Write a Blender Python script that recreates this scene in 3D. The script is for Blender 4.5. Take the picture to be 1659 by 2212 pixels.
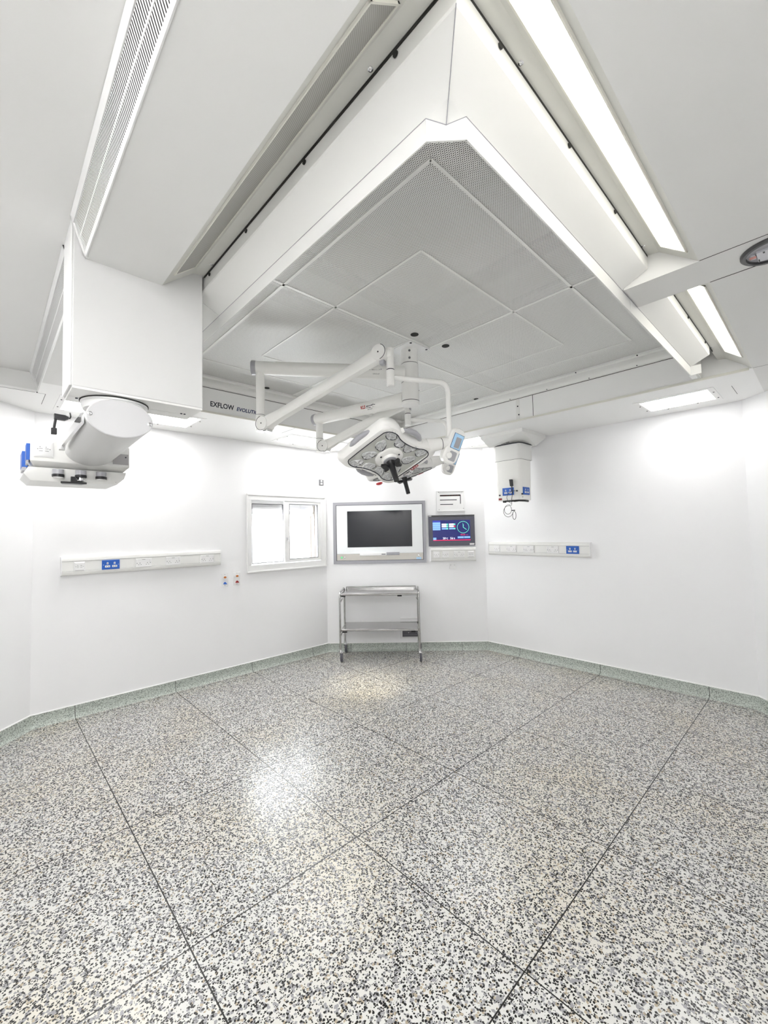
import bpy, math, random
from mathutils import Matrix, Vector
random.seed(7)
for o in list(bpy.data.objects): bpy.data.objects.remove(o)
SC = bpy.context.scene
COL = SC.collection
V = Vector
# ------------------------------------------------------------------ camera, world, exposure
CAM_H = 1.65
RX, UX, FX = V((0.687, 0.7264, -0.0207)), V((0.0464, -0.0154, 0.9988)), V((-0.7253, 0.6871, 0.0440))
FX = V((math.sin(-0.8129)*math.cos(0.0440), math.cos(-0.8129)*math.cos(0.0440), math.sin(0.0440)))
_r = V((math.cos(-0.8129), -math.sin(-0.8129), 0)); _u = _r.cross(FX)
_ro = -0.0207
RX = _r*math.cos(_ro) + _u*math.sin(_ro); UX = -_r*math.sin(_ro) + _u*math.cos(_ro)
cd = bpy.data.cameras.new('camera'); cam = bpy.data.objects.new('camera', cd); COL.objects.link(cam)
cd.sensor_fit = 'HORIZONTAL'; cd.sensor_width = 36.0; cd.lens = 36.0*908.9/1659.0
cd.clip_start = 0.02; cd.clip_end = 60
cam.matrix_world = Matrix(((RX.x, UX.x, -FX.x, 0), (RX.y, UX.y, -FX.y, 0), (RX.z, UX.z, -FX.z, CAM_H), (0, 0, 0, 1)))
SC.camera = cam
SC.view_settings.view_transform = 'Standard'; SC.view_settings.look = 'None'
SC.view_settings.gamma = 1.0; SC.view_settings.use_curve_mapping = False
SC.view_settings.exposure = 1.84
W = bpy.data.worlds.new('world'); SC.world = W; W.use_nodes = True
W.node_tree.nodes['Background'].inputs[0].default_value = (0.95, 0.98, 1.0, 1)
W.node_tree.nodes['Background'].inputs[1].default_value = 5.0
SOFFIT_E, TROUGH_E, FILL_E = 3.1, 1.35, 13.6          # strength of the seen luminaires and of the unseen doorway fill light

# ------------------------------------------------------------------ materials
class NT:
    def __init__(s, m):
        m.use_nodes = True; s.t = m.node_tree; s.b = s.t.nodes['Principled BSDF']
    def n(s, kind, **kw):
        q = s.t.nodes.new(kind)
        for k, v in kw.items(): setattr(q, k, v)
        return q
    def l(s, a, b): s.t.links.new(a, b)
    def m(s, op, a, b=None, c=None):
        q = s.n('ShaderNodeMath', operation=op)
        for i, x in enumerate((a, b, c)):
            if x is None: continue
            if isinstance(x, (int, float)): q.inputs[i].default_value = x
            else: s.l(x, q.inputs[i])
        return q.outputs[0]
    def mix(s, f, a, b):
        q = s.n('ShaderNodeMix', data_type='RGBA')
        for i, x in ((0, f), (6, a), (7, b)):
            if isinstance(x, (int, float)): q.inputs[i].default_value = x
            elif isinstance(x, tuple): q.inputs[i].default_value = (*x, 1)
            else: s.l(x, q.inputs[i])
        return q.outputs[2]

def mat(name, col, rough=0.5, metal=0.0, spec=0.5, emit=None, es=0.0, noise=0.0, bump=0.0, bscale=60, coat=0.0):
    m = bpy.data.materials.new(name); k = NT(m); b = k.b
    b.inputs['Base Color'].default_value = (*col, 1); b.inputs['Roughness'].default_value = rough
    b.inputs['Metallic'].default_value = metal; b.inputs['Specular IOR Level'].default_value = spec
    b.inputs['Coat Weight'].default_value = coat
    if emit: b.inputs['Emission Color'].default_value = (*emit, 1); b.inputs['Emission Strength'].default_value = es
    if noise or bump:
        tc = k.n('ShaderNodeTexCoord'); ns = k.n('ShaderNodeTexNoise'); ns.inputs['Scale'].default_value = bscale
        k.l(tc.outputs['Object'], ns.inputs['Vector'])
        if noise:
            lo = tuple(c*(1-noise) for c in col)
            k.l(k.mix(ns.outputs[0], lo, col), b.inputs['Base Color'])
        if bump:
            bp = k.n('ShaderNodeBump'); bp.inputs['Strength'].default_value = bump; bp.inputs['Distance'].default_value = 0.002
            k.l(ns.outputs[0], bp.inputs['Height']); k.l(bp.outputs[0], b.inputs['Normal'])
    return m

def terrazzo(name, joints, base, base2, grey, black, tan, sc, rough, amount=1.0, lw=0.0022):
    m = bpy.data.materials.new(name); k = NT(m)
    tc = k.n('ShaderNodeTexCoord'); P = tc.outputs['Object']
    wn = k.n('ShaderNodeTexNoise'); wn.inputs['Scale'].default_value = sc*0.9; k.l(P, wn.inputs['Vector'])
    off = k.n('ShaderNodeVectorMath', operation='MULTIPLY_ADD'); k.l(wn.outputs['Color'], off.inputs[0])
    off.inputs[1].default_value = (0.55/sc,)*3; k.l(P, off.inputs[2]); Q = off.outputs[0]
    def vor(scale, shift):
        sh = k.n('ShaderNodeVectorMath', operation='ADD'); k.l(Q, sh.inputs[0]); sh.inputs[1].default_value = (shift, shift*1.7, shift*0.6)
        v = k.n('ShaderNodeTexVoronoi'); v.inputs['Scale'].default_value = scale; k.l(sh.outputs[0], v.inputs['Vector'])
        sp = k.n('ShaderNodeSeparateColor'); k.l(v.outputs['Color'], sp.inputs[0]); return v.outputs['Distance'], sp.outputs
    big = k.n('ShaderNodeTexNoise'); big.inputs['Scale'].default_value = 1.3; k.l(P, big.inputs['Vector'])
    rmp = k.n('ShaderNodeValToRGB'); rmp.color_ramp.elements[0].position = 0.45; rmp.color_ramp.elements[1].position = 0.7
    rmp.color_ramp.elements[0].color = (*base, 1); rmp.color_ramp.elements[1].color = (*base2, 1)
    k.l(big.outputs[0], rmp.inputs[0]); c = rmp.outputs[0]
    d1, r1 = vor(sc, 0.0); d2, r2 = vor(sc*1.35, 3.1); d3, r3 = vor(sc*1.9, 7.7)
    def lay(c, d, r, lo, dist, col):
        mk = k.m('MULTIPLY', k.m('GREATER_THAN', r, lo), k.m('LESS_THAN', d, dist)); return k.mix(mk, c, col)
    c = lay(c, d1, r1[0], 1-0.34*amount, 0.62, grey)
    c = lay(c, d1, r1[1], 1-0.10*amount, 0.55, tan)
    c = lay(c, d2, r2[0], 1-0.30*amount, 0.54, black)
    c = lay(c, d3, r3[0], 1-0.22*amount, 0.45, black)
    sx = k.n('ShaderNodeSeparateXYZ'); k.l(P, sx.inputs[0])
    for ax, o, per in joints:
        if ax == 'u': q = k.m('MULTIPLY', k.m('ADD', sx.outputs[0], sx.outputs[1]), 0.70711)
        else: q = sx.outputs['xy'.index(ax)]
        t = k.m('DIVIDE', k.m('SUBTRACT', q, o), per)
        fr = k.m('ABSOLUTE', k.m('SUBTRACT', k.m('FRACT', k.m('ADD', t, 0.5)), 0.5))
        c = k.mix(k.m('LESS_THAN', k.m('MULTIPLY', fr, per), lw), c, (0.015, 0.015, 0.013))
    k.l(c, k.b.inputs['Base Color']); k.b.inputs['Roughness'].default_value = rough
    k.b.inputs['Specular IOR Level'].default_value = 0.5
    return m

def perforated(name, col, pitch, rad):
    m = bpy.data.materials.new(name); k = NT(m)
    k.b.inputs['Base Color'].default_value = (*col, 1); k.b.inputs['Roughness'].default_value = 0.45
    tc = k.n('ShaderNodeTexCoord'); sx = k.n('ShaderNodeSeparateXYZ'); k.l(tc.outputs['Object'], sx.inputs[0])
    def cell(dx, dy):
        a = k.m('SUBTRACT', k.m('FRACT', k.m('ADD', k.m('DIVIDE', sx.outputs[0], pitch), dx)), 0.5)
        b = k.m('MULTIPLY', k.m('SUBTRACT', k.m('FRACT', k.m('ADD', k.m('DIVIDE', sx.outputs[1], pitch*1.732), dy)), 0.5), 1.732)
        return k.m('SQRT', k.m('ADD', k.m('MULTIPLY', a, a), k.m('MULTIPLY', b, b)))
    hole = k.m('LESS_THAN', k.m('MINIMUM', cell(0, 0), cell(0.5, 0.5)), rad/pitch)
    tr = k.n('ShaderNodeBsdfTransparent'); mx = k.n('ShaderNodeMixShader')
    k.l(hole, mx.inputs[0]); k.l(k.b.outputs[0], mx.inputs[1]); k.l(tr.outputs[0], mx.inputs[2])
    k.l(mx.outputs[0], k.t.nodes['Material Output'].inputs[0]); return m

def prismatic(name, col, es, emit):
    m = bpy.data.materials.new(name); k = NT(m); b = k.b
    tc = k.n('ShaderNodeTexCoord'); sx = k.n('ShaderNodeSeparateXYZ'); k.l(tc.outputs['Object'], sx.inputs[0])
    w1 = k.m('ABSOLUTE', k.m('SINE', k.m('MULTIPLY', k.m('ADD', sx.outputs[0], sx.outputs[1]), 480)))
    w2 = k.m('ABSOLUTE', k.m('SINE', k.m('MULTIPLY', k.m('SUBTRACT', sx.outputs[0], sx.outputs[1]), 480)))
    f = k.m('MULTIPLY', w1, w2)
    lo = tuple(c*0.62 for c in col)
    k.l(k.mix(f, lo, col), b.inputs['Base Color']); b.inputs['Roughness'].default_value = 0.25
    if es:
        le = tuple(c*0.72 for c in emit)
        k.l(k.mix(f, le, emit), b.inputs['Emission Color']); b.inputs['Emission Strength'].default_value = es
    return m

M = dict(
    wall=mat('wall_paint', (0.925, 0.925, 0.935), 0.45, noise=0.02, bscale=3),
    ceil=mat('ceiling_paint', (0.80, 0.80, 0.785), 0.6, noise=0.02, bscale=5),
    soffit=mat('soffit_paint', (0.94, 0.94, 0.93), 0.5),
    canopy=mat('canopy_enamel', (0.85, 0.85, 0.83), 0.42),
    rail=mat('rail_enamel', (0.70, 0.70, 0.66), 0.45),
    cream=mat('cream_enamel', (0.80, 0.79, 0.72), 0.4),
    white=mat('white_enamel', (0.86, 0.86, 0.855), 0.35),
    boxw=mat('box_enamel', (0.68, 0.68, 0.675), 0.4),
    barw=mat('screen_bar_white', (0.93, 0.93, 0.90), 0.4),
    plast=mat('white_plastic', (0.86, 0.86, 0.86), 0.3),
    offw=mat('offwhite_plastic', (0.84, 0.84, 0.82), 0.35),
    lampw=mat('lamp_white', (0.91, 0.905, 0.88), 0.32, coat=0.2),
    arm=mat('arm_enamel', (0.91, 0.905, 0.875), 0.35),
    grey=mat('grey_plastic', (0.36, 0.36, 0.39), 0.4),
    lgrey=mat('light_grey_plastic', (0.42, 0.42, 0.45), 0.35),
    lampface=mat('lamp_face', (0.60, 0.61, 0.57), 0.35),
    dark=mat('dark_gap', (0.02, 0.02, 0.018), 0.7),
    black=mat('black_plastic', (0.012, 0.012, 0.014), 0.35),
    blue=mat('blue_plastic', (0.02, 0.12, 0.52), 0.35),
    alu=mat('aluminium', (0.36, 0.36, 0.39), 0.35, 0.6),
    steel=mat('stainless_steel', (0.50, 0.495, 0.49), 0.17, 1.0, noise=0.2, bscale=25),
    chrome=mat('chrome', (0.75, 0.75, 0.76), 0.12, 1.0),
    brush=mat('brushed_steel', (0.60, 0.58, 0.54), 0.4, 0.8, noise=0.1, bscale=90),
    tyre=mat('grey_tyre', (0.10, 0.10, 0.12), 0.6),
    screen=mat('black_glass', (0.012, 0.014, 0.018), 0.08, spec=0.5),
    wglass=mat('white_glass', (0.84, 0.86, 0.87), 0.12),
    navy=mat('lit_navy_screen', (0.01, 0.01, 0.05), 0.2, emit=(0.012, 0.016, 0.10), es=0.420),
    tile=mat('lit_blue_tile', (0.1, 0.2, 0.5), 0.3, emit=(0.22, 0.42, 0.85), es=0.336),
    mint=mat('lit_mint', (0.1, 0.5, 0.35), 0.3, emit=(0.10, 0.62, 0.40), es=0.378),
    rlit=mat('lit_red', (0.5, 0.02, 0.05), 0.3, emit=(0.55, 0.02, 0.06), es=0.378),
    wlit=mat('lit_white', (0.8, 0.8, 0.9), 0.3, emit=(0.8, 0.85, 1.0), es=0.378),
    lcd=mat('lit_lcd_blue', (0.30, 0.45, 0.60), 0.2, emit=(0.25, 0.42, 0.60), es=0.147),
    ink=mat('dark_ink', (0.01, 0.012, 0.025), 0.5),
    navyink=mat('navy_ink', (0.01, 0.03, 0.12), 0.5),
    redink=mat('red_ink', (0.45, 0.01, 0.01), 0.5),
    greyink=mat('grey_ink', (0.15, 0.15, 0.16), 0.5),
    orange=mat('orange_plastic', (0.55, 0.17, 0.03), 0.35),
    dred=mat('dark_red_plastic', (0.30, 0.01, 0.012), 0.35),
    red=mat('red_plastic', (0.65, 0.04, 0.05), 0.3),
    green=mat('green_button', (0.2, 0.6, 0.3), 0.3, emit=(0.1, 0.5, 0.2), es=0.126),
    brown=mat('brown_frame', (0.10, 0.078, 0.058), 0.5),
    plenum=mat('plenum_grey', (0.24, 0.24, 0.225), 0.8),
    filt=mat('filter_frame', (0.03, 0.03, 0.028), 0.8),
    perf=perforated('perforated_sheet', (0.94, 0.94, 0.92), 0.009, 0.0028),
    diff=prismatic('lit_prismatic_diffuser', (0.9, 0.9, 0.85), TROUGH_E, (1.0, 0.97, 0.88)),
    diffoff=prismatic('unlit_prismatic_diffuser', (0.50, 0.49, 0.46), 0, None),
    flat=mat('lit_flat_diffuser', (0.9, 0.9, 0.9), 0.4, emit=(1.0, 0.99, 0.97), es=SOFFIT_E),
    flat_fill=mat('lit_flat_diffuser_fill', (0.9, 0.9, 0.9), 0.4, emit=(1.0, 0.99, 0.97), es=FILL_E),
    seal=mat('white_sealant', (0.88, 0.88, 0.87), 0.4),
    lens=mat('clear_lens', (0.86, 0.87, 0.88), 0.12, 0.12, bump=1.0, bscale=70, noise=0.45),
    floor=terrazzo('terrazzo', [('x', -3.7804, 0.97492), ('y', 0.61785, 0.86233)], (0.65, 0.65, 0.625), (0.65, 0.62, 0.535),
                   (0.31, 0.31, 0.32), (0.010, 0.0095, 0.009), (0.43, 0.37, 0.28), 88, 0.27, 1.08, lw=0.0027),
)
SKARGS = ((0.55, 0.60, 0.55), (0.55, 0.60, 0.55), (0.34, 0.37, 0.34), (0.07, 0.08, 0.07), (0.42, 0.44, 0.39), 150, 0.35, 0.75)
M['sky_l'] = terrazzo('skirting_terrazzo_y', [('y', 0.61785, 0.86233)], *SKARGS)
M['sky_r'] = terrazzo('skirting_terrazzo_x', [('x', -3.7804, 0.97492)], *SKARGS)
M['sky_b'] = terrazzo('skirting_terrazzo_u', [('u', (-4.84+3.46)*0.70711+0.322, 0.762)], *SKARGS)
mg = bpy.data.materials.new('window_glass'); kg = NT(mg)
kg.b.inputs['Roughness'].default_value = 0.02
_t = kg.n('ShaderNodeBsdfTransparent'); _g = kg.n('ShaderNodeBsdfGlossy'); _g.inputs['Roughness'].default_value = 0.03
_m = kg.n('ShaderNodeMixShader'); _m.inputs[0].default_value = 0.06
kg.l(_t.outputs[0], _m.inputs[1]); kg.l(_g.outputs[0], _m.inputs[2]); kg.l(_m.outputs[0], kg.t.nodes['Material Output'].inputs[0])
M['glass'] = mg

# ------------------------------------------------------------------ mesh helpers
class MB:
    def __init__(s): s.v = []; s.f = []
    def add(s, vs, fs):
        o = len(s.v); s.v += [V(p) for p in vs]; s.f += [[i+o for i in f] for f in fs]; return s
    def box(s, x0, x1, y0, y1, z0, z1, X=None):
        vs = [V((x, y, z)) for x in (x0, x1) for y in (y0, y1) for z in (z0, z1)]
        if X is not None: vs = [X @ p for p in vs]
        return s.add(vs, [(0, 1, 3, 2), (4, 6, 7, 5), (0, 4, 5, 1), (2, 3, 7, 6), (0, 2, 6, 4), (1, 5, 7, 3)])
    def quad(s, *p): return s.add(p, [tuple(range(len(p)))])
    def prism(s, poly, vec):
        n = len(poly); vec = V(vec); a = [V(p) for p in poly]
        return s.add(a+[p+vec for p in a], [tuple(range(n))[::-1], tuple(range(n, 2*n))]+[(i, (i+1) % n, n+(i+1) % n, n+i) for i in range(n)])
    def tube(s, path, r, n=14, caps=True, sx=1.0):
        path = [V(p) for p in path]; m = len(path); rs = r if isinstance(r, (list, tuple)) else [r]*m
        t0 = (path[1]-path[0]).normalized(); up = V((0, 0, 1)) if abs(t0.z) < 0.9 else V((1, 0, 0))
        a = t0.cross(up).normalized(); vs = []
        for i, p in enumerate(path):
            t = ((path[min(i+1, m-1)]-p).normalized()+(p-path[max(i-1, 0)]).normalized())
            t = t.normalized() if t.length > 1e-9 else t0
            a = (a-t*a.dot(t)).normalized(); b = t.cross(a)
            vs += [p+(a*math.cos(2*math.pi*j/n)*sx+b*math.sin(2*math.pi*j/n))*rs[i] for j in range(n)]
        fs = [(i*n+j, i*n+(j+1) % n, (i+1)*n+(j+1) % n, (i+1)*n+j) for i in range(m-1) for j in range(n)]
        if caps: fs += [tuple(range(n))[::-1], tuple(range((m-1)*n, m*n))]
        return s.add(vs, fs)
    def cyl(s, p0, p1, r0, r1=None, n=24): return s.tube([p0, p1], [r0, r0 if r1 is None else r1], n)
    def lathe(s, prof, X=None, n=28):
        vs = []; X = X or Matrix()
        for r, z in prof: vs += [X @ V((max(r, 1e-4)*math.cos(2*math.pi*j/n), max(r, 1e-4)*math.sin(2*math.pi*j/n), z)) for j in range(n)]
        m = len(prof)
        fs = [(i*n+j, i*n+(j+1) % n, (i+1)*n+(j+1) % n, (i+1)*n+j) for i in range(m-1) for j in range(n)]
        return s.add(vs, fs+[tuple(range(n))[::-1], tuple(range((m-1)*n, m*n))])
    def loft(s, rings, X=None, c0=True, c1=True):
        n = len(rings[0]); vs = [(X @ V(p) if X is not None else V(p)) for r in rings for p in r]; m = len(rings)
        fs = [(i*n+j, i*n+(j+1) % n, (i+1)*n+(j+1) % n, (i+1)*n+j) for i in range(m-1) for j in range(n)]
        if c0: fs.append(tuple(range(n))[::-1])
        if c1: fs.append(tuple(range((m-1)*n, m*n)))
        return s.add(vs, fs)

WM = {}                                             # world matrix of every object built
def wm(o): return WM.get(o.name, Matrix()) if o else Matrix()
def link(o, parent=None, X=None):
    COL.objects.link(o)
    if parent: o.parent = parent
    X = X or wm(parent); o.matrix_local = wm(parent).inverted() @ X; WM[o.name] = X.copy(); return o
def build(name, mb, m, parent=None, smooth=True, bevel=0.0, X=None, local=False):
    """one mesh object; vertices are given in world space (or in the parent's space with local=True)"""
    me = bpy.data.meshes.new(name); X = X or wm(parent)
    vs = mb.v if local else [X.inverted() @ p for p in mb.v]
    me.from_pydata([tuple(p) for p in vs], [], mb.f); me.materials.append(M[m] if isinstance(m, str) else m)
    import bmesh
    b = bmesh.new(); b.from_mesh(me); bmesh.ops.recalc_face_normals(b, faces=b.faces); b.to_mesh(me); b.free()
    if smooth:
        me.shade_smooth(); me.set_sharp_from_angle(angle=math.radians(38))
    o = bpy.data.objects.new(name, me); link(o, parent, X)
    if bevel:
        md = o.modifiers.new('bevel', 'BEVEL'); md.width = bevel; md.segments = 2; md.limit_method = 'ANGLE'; md.angle_limit = 0.6
    return o
def tag(o, label, cat, group=None):
    o['label'] = label; o['category'] = cat
    if group: o['group'] = group
    return o
def thing(name, label, cat, X, group=None):
    if not isinstance(X, Matrix): X = Matrix.Translation(V(X))
    o = bpy.data.objects.new(name, None); o.empty_display_size = 0.1; link(o, None, X); return tag(o, label, cat, group)
def struct(name, mb, m, parent=None, smooth=False):
    o = build(name, mb, m, parent, smooth)
    if parent is None: o['kind'] = 'structure'
    return o
def text(name, body, size, X, m, parent, shear=0.0, align='CENTER', sx=1.0, bold=0.0):
    cu = bpy.data.curves.new(name, 'FONT'); cu.body = body; cu.size = size; cu.shear = shear
    cu.align_x = align; cu.align_y = 'CENTER'; cu.extrude = 0.0003; cu.offset = bold; cu.resolution_u = 3
    o = bpy.data.objects.new(name, cu); me = bpy.data.meshes.new_from_object(o); bpy.data.objects.remove(o); bpy.data.curves.remove(cu)
    for v in me.vertices: v.co.x *= sx
    me.materials.clear(); me.materials.append(M[m]); o = bpy.data.objects.new(name, me); link(o, parent, X); return o
def frame(o, x, y, z):
    x, y, z = V(x).normalized(), V(y).normalized(), V(z).normalized(); o = V(o)
    return Matrix(((x.x, y.x, z.x, o.x), (x.y, y.y, z.y, o.y), (x.z, y.z, z.z, o.z), (0, 0, 0, 1)))
def copy_tree(o, X):
    def rec(a, p, Xa):
        c = a.copy(); COL.objects.link(c)
        if p: c.parent = p
        else: c.matrix_world = Xa
        WM[c.name] = Xa
        for ch in list(a.children): rec(ch, c, Xa @ wm(a).inverted() @ wm(ch))
        return c
    return rec(o, None, X)

# wall frames: local x to the right along the wall, local -y out into the room, z up
XW, YW, S2 = -4.84, 5.02, math.sqrt(0.5)
FL = lambda y, z: frame((XW, y, z), (0, 1, 0), (-1, 0, 0), (0, 0, 1))
FR = lambda x, z: frame((x, YW, z), (1, 0, 0), (0, 1, 0), (0, 0, 1))
FB = lambda u, z: frame((XW+u*S2, 3.46+u*S2, z), (1, 1, 0), (-1, 1, 0), (0, 0, 1))

# ================================================================== room shell
CZ = 2.775
struct('floor', MB().box(-5.4, 1.0, -1.3, 5.6, -0.08, 0.0), 'floor')
T = 0.30
# left wall with the window opening (y 2.335..3.36, z 1.255..2.065)
wl = MB()
for y0, y1, z0, z1 in ((0.30, 2.335, 0, 3.3), (3.36, 3.46, 0, 3.3), (2.335, 3.36, 0, 1.255), (2.335, 3.36, 2.065, 3.3)): wl.box(XW-T, XW, y0, y1, z0, z1)
struct('wall_left', wl, 'wall')
def wallseg(name, p0, p1, n, mt='wall'):
    p0, p1, n = V((*p0, 0)), V((*p1, 0)), V((*n, 0)).normalized()
    struct(name, MB().prism([p0, p1, p1-n*0.16, p0-n*0.16], (0, 0, 3.3)), mt)
PTS = [(-3.64, -0.9), (XW, 0.30), (XW, 3.46), (-3.28, YW), (-0.50, YW), (0.60, 3.92), (0.60, -0.9)]
wallseg('wall_back', PTS[2], PTS[3], (1, -1)); wallseg('wall_right', PTS[3], PTS[4], (0, -1))
wallseg('wall_front_left', PTS[0], PTS[1], (1, 1)); wallseg('wall_front_right', PTS[4], PTS[5], (-1, -1))
wallseg('wall_front', PTS[6], PTS[0], (0, 1)); wallseg('wall_near', PTS[5], PTS[6], (-1, 0))
# coved terrazzo skirting with a white sealant bead along its top
def skirting(i, name, p0, p1, n, mt):
    p0, p1, n = V((*p0, 0)), V((*p1, 0)), V((*n, 0)).normalized()
    pr = [(0, 0.106), (0.010, 0.106), (0.011, 0.055), (0.014, 0.036), (0.021, 0.018), (0.033, 0.006), (0.048, 0.0006), (0, 0.0006)]
    struct(name, MB().loft([[p0+n*a+V((0, 0, z)) for a, z in pr], [p1+n*a+V((0, 0, z)) for a, z in pr]]), mt, smooth=True)
    q = [(0, 0.106), (0.011, 0.106), (0.009, 0.112), (0, 0.114)]
    struct('trim_%d' % i, MB().loft([[p0+n*a+V((0, 0, z)) for a, z in q], [p1+n*a+V((0, 0, z)) for a, z in q]]), 'seal')
skirting(1, 'baseboard_left', PTS[1], PTS[2], (1, 0), 'sky_l'); skirting(2, 'baseboard_back', PTS[2], PTS[3], (1, -1), 'sky_b')
skirting(3, 'baseboard_right', PTS[3], PTS[4], (0, -1), 'sky_r'); skirting(4, 'baseboard_front_left', PTS[0], PTS[1], (1, 1), 'sky_l')
skirting(5, 'baseboard_front_right', PTS[4], PTS[5], (-1, -1), 'sky_r')

# ceiling: soffits at 2.775 round the canopy recess, a higher strip at the near left
cx0, cy0 = -3.88, 4.03
ce = MB()
for x0, x1, y0, y1 in ((XW-.1, cx0, 0.276, YW+.1), (XW-.1, -4.18, -1.0, 0.276), (cx0, -0.332, cy0, YW+.1)): ce.box(x0, x1, y0, y1, CZ, CZ+0.02)
struct('ceiling', ce, 'soffit')
cr = MB()
cr.box(-0.332, 0.75, 0.276, 2.2, CZ, CZ+0.02); cr.box(-0.332, 0.75, 2.436, YW+.1, CZ, CZ+0.02); cr.box(cx0, -0.332, 0.276, 0.56, CZ, CZ+0.02)
cr.box(-4.18, 0.75, -1.0, 0.2288, 2.925, 2.945)
struct('ceiling_panels', cr, 'ceil')
bk = MB(); bk.box(cx0-0.02, cx0, 0.56, cy0+.02, CZ+.02, 3.0); bk.box(cx0, -0.30, cy0, cy0+0.02, CZ+.02, 3.0)
struct('ceiling_bulkhead', bk, mat('bulkhead_paint', (0.93, 0.93, 0.92), 0.5))
b2 = MB(); b2.box(-4.20, -4.181, -1.0, 0.276, CZ+0.003, 2.93); b2.box(-4.18, 0.75, 0.276, 0.296, CZ+0.002, 2.93); b2.box(-4.6, 1, -1.2, 5.2, 3.24, 3.28)
struct('ceiling_upstand', b2, 'ceil')
# rounded cove between bulkhead and screen, with a thin dark joint, and the thin lower lip of the bulkhead
cv = MB()
prof = [(0.0, 3.002), (0.022, 3.006), (0.034, 3.020), (0.036, 3.045), (0.028, 3.075), (0.055, 3.085), (0.055, 3.099), (0.0, 3.099)]
cv.loft([[(cx0+a, 0.87, z) for a, z in prof], [(cx0+a, cy0, z) for a, z in prof]])
cv.loft([[(cx0, cy0-a, z) for a, z in prof], [(-0.64, cy0-a, z) for a, z in prof]])
struct('trim_6', cv, 'canopy', smooth=True)
lp = MB(); lp.box(cx0, cx0+0.012, 0.87, cy0, CZ-0.012, CZ+0.006); lp.box(cx0, -0.35, cy0-0.012, cy0, CZ-0.012, CZ+0.006)
struct('trim_7', lp, 'cream')
dj = MB(); dj.box(cx0, cx0+0.003, 0.87, cy0, 2.9985, 3.0025); dj.box(cx0, -0.64, cy0-0.003, cy0, 2.9985, 3.0025)
dj.box(-2.02-.001, -2.017, cy0-0.0015, cy0, CZ, 2.998)
struct('trim_8', dj, 'dark')
# troughs for the strip lights: slope, rail and dark gap (right along y, left along x)
SL = [(0.0, CZ+0.001), (0.143, 2.888), (0.191, 2.894), (0.196, 2.894), (0.196, 2.99), (0.20, 2.99), (0.20, 3.0), (-0.02, 3.0)]
tr = MB()
tr.loft([[(-0.332-a, 0.30, z) for a, z in SL], [(-0.332-a, cy0+0.01, z) for a, z in SL]])
struct('trim_9', tr, 'rail')
tr = MB(); tr.loft([[(cx0, 0.56+a*0.95, z) for a, z in SL], [(-0.30, 0.56+a*0.95, z) for a, z in SL]])
struct('trim_10', tr, 'rail')
# flush cross beam over the right trough and thin dark ceiling joints
struct('beam_right', MB().box(-0.625, 0.75, 2.203, 2.433, CZ, 2.93), 'ceil')
js = MB()
js.box(-0.33, 0.7, 2.199, 2.2025, CZ-0.0008, CZ+0.01); js.box(-0.33, 0.7, 2.4335, 2.4375, CZ-0.0008, CZ+0.01)
js.box(-4.1785, -4.177, -0.9, 0.26, CZ-0.0006, CZ+0.0009); js.box(-4.52, -4.178, 0.322, 0.325, CZ-0.0006, CZ+.005); js.box(-4.18, -4.177, 0.267, 0.322, CZ-0.0006, CZ+.005)
js.box(-0.33, 0.5, 4.03, 4.033, CZ-0.0006, CZ+.005); js.box(-0.50, -0.497, 4.42, 4.74, CZ-0.0006, CZ+.005)
js.box(-3.88-.32, -3.88, 2.41, 2.413, CZ-0.0006, CZ+.005)
struct('trim_11', js, 'dark')

# window in the left wall
win = thing('window_1', 'x', 'x', FL(2.86, 1.65)); del win['label'], win['category']; win['kind'] = 'structure'
L0 = FL(0, 0)
def lb(mb, x0, x1, y0, y1, z0, z1, X=L0): return mb.box(x0, x1, y0, y1, z0, z1, X)
wf = MB()
for a in ((2.295, 3.43, 1.18, 1.262), (2.295, 3.43, 2.058, 2.128), (2.295, 2.341, 1.262, 2.058), (3.356, 3.43, 1.262, 2.058)): lb(wf, a[0], a[1], -0.022, 0.0, a[2], a[3])
for a in ((2.285, 3.44, 1.172, 1.192), (2.285, 3.44, 2.112, 2.134), (2.285, 2.30, 1.192, 2.112), (3.422, 3.44, 1.192, 2.112)): lb(wf, a[0], a[1], -0.032, -0.001, a[2], a[3])
build('window_frame', wf, 'white', win, bevel=0.004)
def sash(a0, a1, z0, z1, g0, g1, h0, h1, y):
    s = MB(); lb(s, a0, a1, y, y+.03, z0, h0); lb(s, a0, a1, y, y+.03, h1, z1); lb(s, a0, g0, y, y+.03, h0, h1); lb(s, g1, a1, y, y+.03, h0, h1)
    so = build('sash', s, 'white', win, bevel=0.003)
    ga = MB(); w = 0.007
    for q in ((g0, g1, h0, h0+w), (g0, g1, h1-w, h1), (g0, g0+w*.7, h0, h1), (g1-w, g1, h0, h1)): lb(ga, q[0], q[1], y-0.001, y+.02, q[2], q[3])
    build('gasket', ga, 'greyink', so)
    build('pane', lb(MB(), g0, g1, y+.013, y+.017, h0, h1), 'glass', so)
sash(2.341, 2.815, 1.265, 2.055, 2.371, 2.805, 1.279, 2.015, 0.028)
sash(2.800, 3.354, 1.265, 2.055, 2.870, 3.313, 1.303, 2.022, -0.012)
lk = MB(); lb(lk, 2.822, 2.838, -0.028, -0.012, 1.54, 1.585); lk.cyl(L0 @ V((2.83, -0.02, 1.562)), L0 @ V((2.83, -0.04, 1.562)), 0.008)
build('latch', lk, 'chrome', win)
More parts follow.
